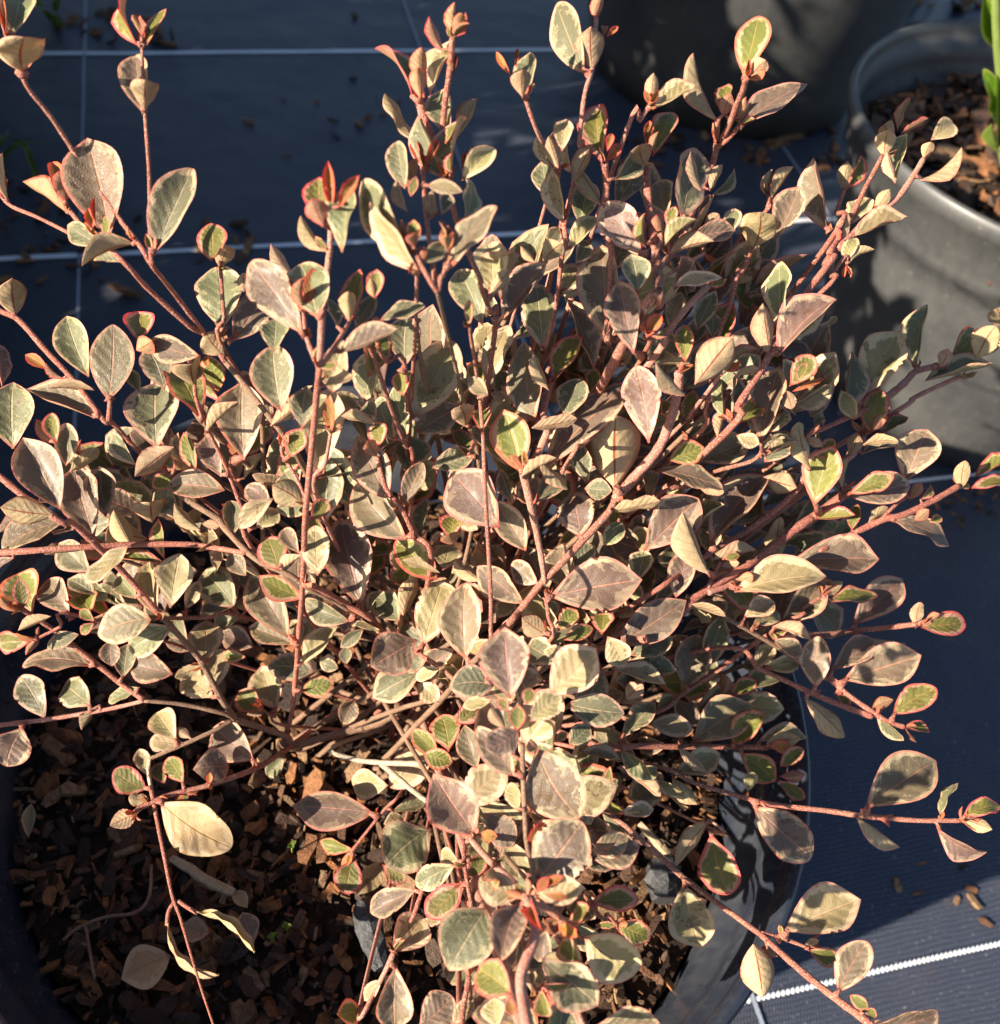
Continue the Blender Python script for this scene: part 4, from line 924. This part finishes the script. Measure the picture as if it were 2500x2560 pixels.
# fallen leaves and bits on the bark
MZ = -0.052 + 0.007
def fallen(reg, bx, by, tx, ty, wpx, mat, label, sh, z=MZ):
    a = at(*full(reg, bx, by), z); b = at(*full(reg, tx, ty), z + 0.003)
    o = bpy.data.objects.new('fallen_leaf', leaf_mesh(sh, mat)); COL.objects.link(o)
    wd = wpx * KZ * 0.7616 * (a - CAM).length / FPX
    n_ = (Vector((0.05, -.35, 1)) + Vector((random.uniform(-.2, .2), 0, 0))).normalized()
    o.matrix_world = leaf_matrix(a, b, wd, n_); return tag(o, label, 'leaf', 'fallen leaves on the bark')
fallen('J', 900, 1120, 640, 1245, 200, 'T', 'broad tan fallen leaf on dark bark under the hanging twig', 2)
fallen('J', 1340, 1055, 1280, 890, 125, 'M', 'small purple grey fallen leaf beside the curled dry leaf', 6)
fallen('J', 1110, 1000, 960, 960, 120, 'T', 'dull brown fallen leaf half hidden behind the hanging twig', 4)
fallen('J', 150, 500, 165, 315, 62, 'T', 'narrow dry leaf fallen against the pot wall at the left', 9, -0.038)
fallen('K', 335, 625, 190, 800, 110, 'T', 'orange brown fallen leaf near the lowest green shoot', 1)
fallen('J', 1310, 870, 1240, 780, 70, 'T', 'little rusty leaf scrap beside the pale stick', 7)
V = []; F = []; P = [at(*full('J', x, y), MZ + 0.004) for x, y in ((905, 605), (1010, 665), (1120, 735), (1238, 785))]
tube(V, F, smooth_path(P, 3), [.0012, .0016, .0017, .0018, .0018, .0019, .0018, .0017, .0017, .0014], 7, True, .3)
tag(raw('dry_stick', V, F, PALEWOOD, None, False), 'pale straight stick lying on the bark behind the hanging twig', 'stick')
V = []; F = []; P = [at(*full('J', x, y), MZ + 0.006) for x, y in ((500, 1250), (470, 1080), (440, 960), (330, 1040), (420, 970), (560, 915), (720, 890), (790, 800), (800, 640))]
tube(V, F, smooth_path(P, 4), [.0006] * 33, 6, True, .2)
tag(raw('dead_twig', V, F, SM['b']), 'thin bent dead twig on the shaded bark at the left', 'twig')
def chunk(reg, pts, ws, label, mat=CHAR):
    V = []; F = []; P = [at(*full(reg, x, y), MZ + .003) for x, y in pts]
    Q = smooth_path(P, 3); tube(V, F, Q, [(ws[0] + (ws[1] - ws[0]) * math.sin(math.pi * (.12 + .76 * i / (len(Q) - 1)))) * KZ * .7616 * .42 / FPX / 2 for i in range(len(Q))], 8, True, .45)
    o = raw('bark_chunk', V, F, mat, None, False); tag(o, label, 'bark chunk'); return o
chunk('K', ((225, 830), (250, 930), (285, 1060), (330, 1190)), (40, 120), 'long charcoal black chunk of bark left of the lowest pale leaf')
chunk('K', ((1800, 620), (1815, 720), (1830, 830)), (70, 190), 'grey black ridged bark chunk beside the low right branch')
chunk('L', ((0, 420), (90, 520), (160, 600)), (26, 44), 'weathered straw coloured splinter below the low right branch', PALEWOOD)
# seedlings
def seedling(reg, x, y, k, lab):
    b = at(*full(reg, x, y), MZ); t = thing('seedling', 'tiny green seedling sprouting from the bark ' + lab, 'seedling', b, 'seedlings in the bark')
    r = random.Random(k); V = []; F = []; tube(V, F, [Vector((0, 0, -.002)), Vector((0, 0, .004))], [.0004, .0003], 5); raw('stem', V, F, SM['g'], t)
    for q in range(4):
        a = q * 1.57 + r.random(); d = Vector((math.cos(a), math.sin(a), .5)).normalized()
        o = bpy.data.objects.new('leaf', leaf_mesh(3, 'N')); COL.objects.link(o); o.parent = t
        o.matrix_basis = leaf_matrix(Vector((0, 0, .004)), Vector((0, 0, .004)) + d * r.uniform(.0013, .0022), .0013, Vector((0, 0, 1)))
for k, (rg_, x, y, lab) in enumerate((('J', 1440, 1040, 'near the purple grey fallen leaf'), ('J', 1515, 985, 'above its twin near a fallen leaf'), ('J', 1545, 560, 'below the large grey leaf at the left'))): seedling(rg_, x, y, k, lab)

# water drop resting on the low cream edged leaf
bpy.context.view_layer.update()
dg = bpy.context.evaluated_depsgraph_get()
d = ray(*full('K', 1245, 1165)); hit, loc, nrm, _, _, _ = S.ray_cast(dg, CAM, d.normalized())
if hit:
    bm = bmesh.new(); bmesh.ops.create_uvsphere(bm, u_segments=24, v_segments=14, radius=0.0032)
    for v in bm.verts: v.co.z = max(v.co.z * 0.55, -0.0002)
    if nrm.dot(CAM - loc) < 0: nrm = -nrm
    o = obj('water_drop', bm, WATER); o.matrix_world = Matrix.Translation(loc + nrm * .0002) @ nrm.to_track_quat('Z', 'Y').to_matrix().to_4x4()
    tag(o, 'round glinting water drop on a low cream edged leaf', 'water drop')

# bright green plant in the right hand pot
gp = thing('green_plant', 'bright green leafy plant in the right hand pot, at the picture edge', 'plant', RP + Vector((0.02, -0.03, -.04)))
YP = 0.60
base = RP + Vector((0.03, -0.05, -.045)); P = [base, at_y(1925, 330, YP + .02), at_y(1912, 200, YP), at_y(1900, 90, YP - .01), at_y(1896, -60, YP - .02), at_y(1902, -260, YP - .02)]
V = []; F = []; Q = smooth_path(P, 5); tube(V, F, Q, [.0024] * len(Q), 8); keep_world(raw('stem', V, F, SM['g']), gp)
def gl(bx, by, tx, ty, wpx, dy=-.012, back=False, sh=1):
    a = at_y(bx, by, YP); b = at_y(tx, ty, YP + dy); nv = (CAM - a).normalized() + Vector((random.uniform(-.3, .3), 0, .3))
    o = bpy.data.objects.new('leaf', leaf_mesh(sh, 'N')); COL.objects.link(o); keep_world(o, gp); o.matrix_basis = leaf_matrix(a, b, wpx * (a - CAM).length / FPX * .9, -nv if back else nv)
gl(1897, 92, 1873, -14, 36); gl(1902, 62, 1906, -40, 40, sh=4); gl(1899, 105, 1905, 292, 26, sh=6); gl(1896, 236, 1883, 138, 34, sh=8); gl(1903, 292, 1888, 236, 22, back=True, sh=2)
gl(1906, 120, 1950, 60, 40); gl(1910, 200, 1960, 150, 44, sh=5); gl(1904, -60, 1860, -150, 40, sh=3); gl(1906, -100, 1950, -180, 40, sh=7); gl(1915, 260, 1970, 240, 40, sh=9); gl(1902, -200, 1870, -290, 40, sh=10)

# weeds at the left
gw = thing('grass_tuft', 'few thin green grass blades coming up beside the mat at the left', 'grass', at(40, 345, GROUND))
for pts in (((75, 352), (62, 310), (46, 278), (20, 262)), ((10, 330), (0, 312), (28, 278), (84, 268)), ((-30, 340), (-20, 300), (5, 268), (14, 250))):
    P = [at(x, y, GROUND + z) for (x, y), z in zip(pts, (0, .02, .035, .035))]
    keep_world(curled(P, [.004, .005, .004, .0006], 'N', None, 'blade', .2, Vector((0, -.4, .9))), gw)
gw2 = thing('grass_tuft', 'green grass blade beside the topmost leaf in the left corner', 'grass', at(95, 50, GROUND))
for pts in (((108, 48), (90, 28), (72, 6), (60, -20)), ((112, 52), (105, 30), (110, 0), (118, -40))):
    P = [at(x, y, GROUND + z) for (x, y), z in zip(pts, (0, .02, .035, .04))]
    keep_world(curled(P, [.006, .009, .007, .001], 'N', None, 'blade', .2, Vector((0, -.4, .9))), gw2)

# loose bark on the mat: every chip its own thing
rg = random.Random(77)
def litter(n, poly, name, smin, smax):
    V = []; F = []; RN = []
    for k in range(n):
        (x0, y0, x1, y1) = rg.choice(poly); p = at(rg.uniform(x0, x1), rg.uniform(y0, y1), GROUND); L = rg.uniform(smin, smax)
        M = Matrix.Translation(p + Vector((0, 0, L * .16))) @ chip_rot(rg, .3) @ Matrix.Scale(L, 4); me, cv, cf = rg.choice(CHIPS)
        o = len(V); V.extend(M @ q for q in cv); F.extend(tuple(o + q for q in f) for f in cf); RN.extend([rg.random()] * len(cv))
    o = raw(name, V, F, BARK, None, False, RN); o['kind'] = 'stuff'; return o
o = litter(70, [(1270, 235, 1420, 300), (1300, 245, 1560, 285), (1340, 235, 1470, 320), (1500, 225, 1580, 260), (1180, 255, 1300, 330), (1560, 250, 1640, 330)], 'bark_litter', .007, .020); o['label'] = 'orange brown bark crumbs scattered on the mat before the big black pot'
o = litter(60, [(0, 340, 130, 500), (60, 380, 340, 470), (0, 430, 200, 540), (380, 430, 480, 500)], 'bark_litter', .005, .016); o['label'] = 'dull bark crumbs and dirt on the mat left of the shrub'
o = litter(24, [(140, 20, 420, 92), (100, 40, 300, 90)], 'bark_litter', .008, .020); o['label'] = 'dark bark crumbs on the shaded mat along the far white line'
o = litter(60, [(1590, 0, 1760, 60), (1600, 40, 1680, 70), (1720, -20, 1900, 30)], 'bark_litter', .010, .028); o['label'] = 'dark bark spilled on the mat behind the right hand pot'
o = litter(50, [(1740, 950, 1900, 1010), (1780, 930, 1904, 980), (1700, 1640, 1890, 1760)], 'bark_litter', .002, .007); o['label'] = 'fine crumbs on the mat right of the shrub'
o = litter(14, [(470, 20, 780, 240), (600, 100, 900, 300)], 'bark_litter', .005, .012); o['label'] = 'little black crumbs on the blue black mat behind the shrub'
def one_chip(x, y, L, rz, lab, k):
    o = bpy.data.objects.new('bark_chip', CHIPS[k][0]); COL.objects.link(o)
    o.matrix_world = Matrix.Translation(at(x, y, GROUND) + Vector((0, 0, L * .15))) @ Matrix.Rotation(rz, 4, 'Z') @ Matrix.Rotation(.2, 4, 'X') @ Matrix.Scale(L, 4); tag(o, lab, 'bark chip')
one_chip(1500, 262, .030, .3, 'large sunlit tan bark chip before the big black pot', 3)
one_chip(1562, 235, .024, .9, 'pale yellowish bark chip between the big pot and the right hand pot', 5)
one_chip(1853, 1718, .009, 2.2, 'small brown bark chip on the sunlit mat at the lower right', 8)
one_chip(545, 300, .010, .5, 'tiny orange bark chip alone on the dark mat behind the shrub', 2)
one_chip(240, 560, .026, 2.9, 'dull brown bark flake on the dark mat behind the left stems', 9)

# unseen potted shrubs added outside on the left to keep sun off the mat
np_ = LeafPile(); r2 = random.Random(91)
for i in range(1700):
    a = r2.uniform(0, 6.28); e = math.asin(r2.uniform(0.0, 1)); q = r2.uniform(.55, 1.0) ** .5
    d = Vector((math.cos(a) * math.cos(e) * .19, math.sin(a) * math.cos(e) * .19, math.sin(e) * .34))
    b = d * q + Vector((0, 0, -.03)); dn = d.normalized(); t = (dn + Vector((r2.gauss(0, .5), r2.gauss(0, .5), r2.gauss(.2, .4)))).normalized()
    L = r2.uniform(.018, .030)
    n_ = (Vector((0, 0, .8)) + dn * .5 + Vector((r2.gauss(0, .4), r2.gauss(0, .4), 0))).normalized()
    if abs(n_.dot(t)) > .9: continue
    np_.add(leaf_matrix(b, b + t * L, L * .65, n_), r2.randrange(14), r2.choice('OOMY'), 4, 5)
V = []; F = []
for i in range(26):
    a = r2.uniform(0, 6.28); e = r2.uniform(.3, 1.5); d = Vector((math.cos(a) * math.cos(e) * .17, math.sin(a) * math.cos(e) * .17, math.sin(e) * .30))
    tube(V, F, smooth_path([Vector((d.x * .1, d.y * .1, -.07)), d * .5 + Vector((0, 0, .02)), d], 4), [.0024 - .0018 * k / 8 for k in range(9)], 6)
first = None
for i, (x, y, s_, lab) in enumerate(((-.50, .31, 1.0, 'nearest unseen shrub added for shade beyond the left edge'), (-.61, .625, 1.15, 'second unseen shrub added for shade beyond the left edge'), (-.77, .95, 1.15, 'third unseen shrub added for shade beyond the left edge'),
        (-.85, .40, 1.35, 'first outer unseen shrub added for shade beyond the left edge'), (-.96, .72, 1.4, 'second outer unseen shrub added for shade beyond the left edge'), (-1.10, 1.06, 1.4, 'third outer unseen shrub added for shade beyond the left edge'), (-1.02, 1.42, 1.4, 'farthest unseen shrub added for shade beyond the left edge'), (-1.34, .86, 1.6, 'outermost unseen shrub added for shade beyond the left edge'))):
    t = thing('shade_shrub', lab, 'shrub', (x, y, 0), 'unseen shrubs added at the left for shade'); t.scale = (1.22, 1.22, 1.5) if i == 0 else (s_, s_, s_ * 1.15); t.rotation_euler.z = i * 1.3  # the first is widened and stretched to shade the right hand pot
    if first is None:
        f1 = np_.build('foliage', t); f1['kind'] = 'stuff'; s1 = raw('stems', V, F, SM['r'], t); s1['kind'] = 'stuff'; first = (f1, s1)
    else:
        for c in first:
            k = c.copy(); COL.objects.link(k); k.parent = t
    po = front_pot.copy(); COL.objects.link(po); po.location = (x, y, 0); po['label'] = 'black pot of the ' + lab.split(',')[0]
    mu = bpy.data.objects.new('bark_surface', bpy.data.meshes['soil']); COL.objects.link(mu); mu.location = (x, y, -.05); tag(mu, 'bark in the pot of the ' + lab.split(',')[0], 'bark mulch')
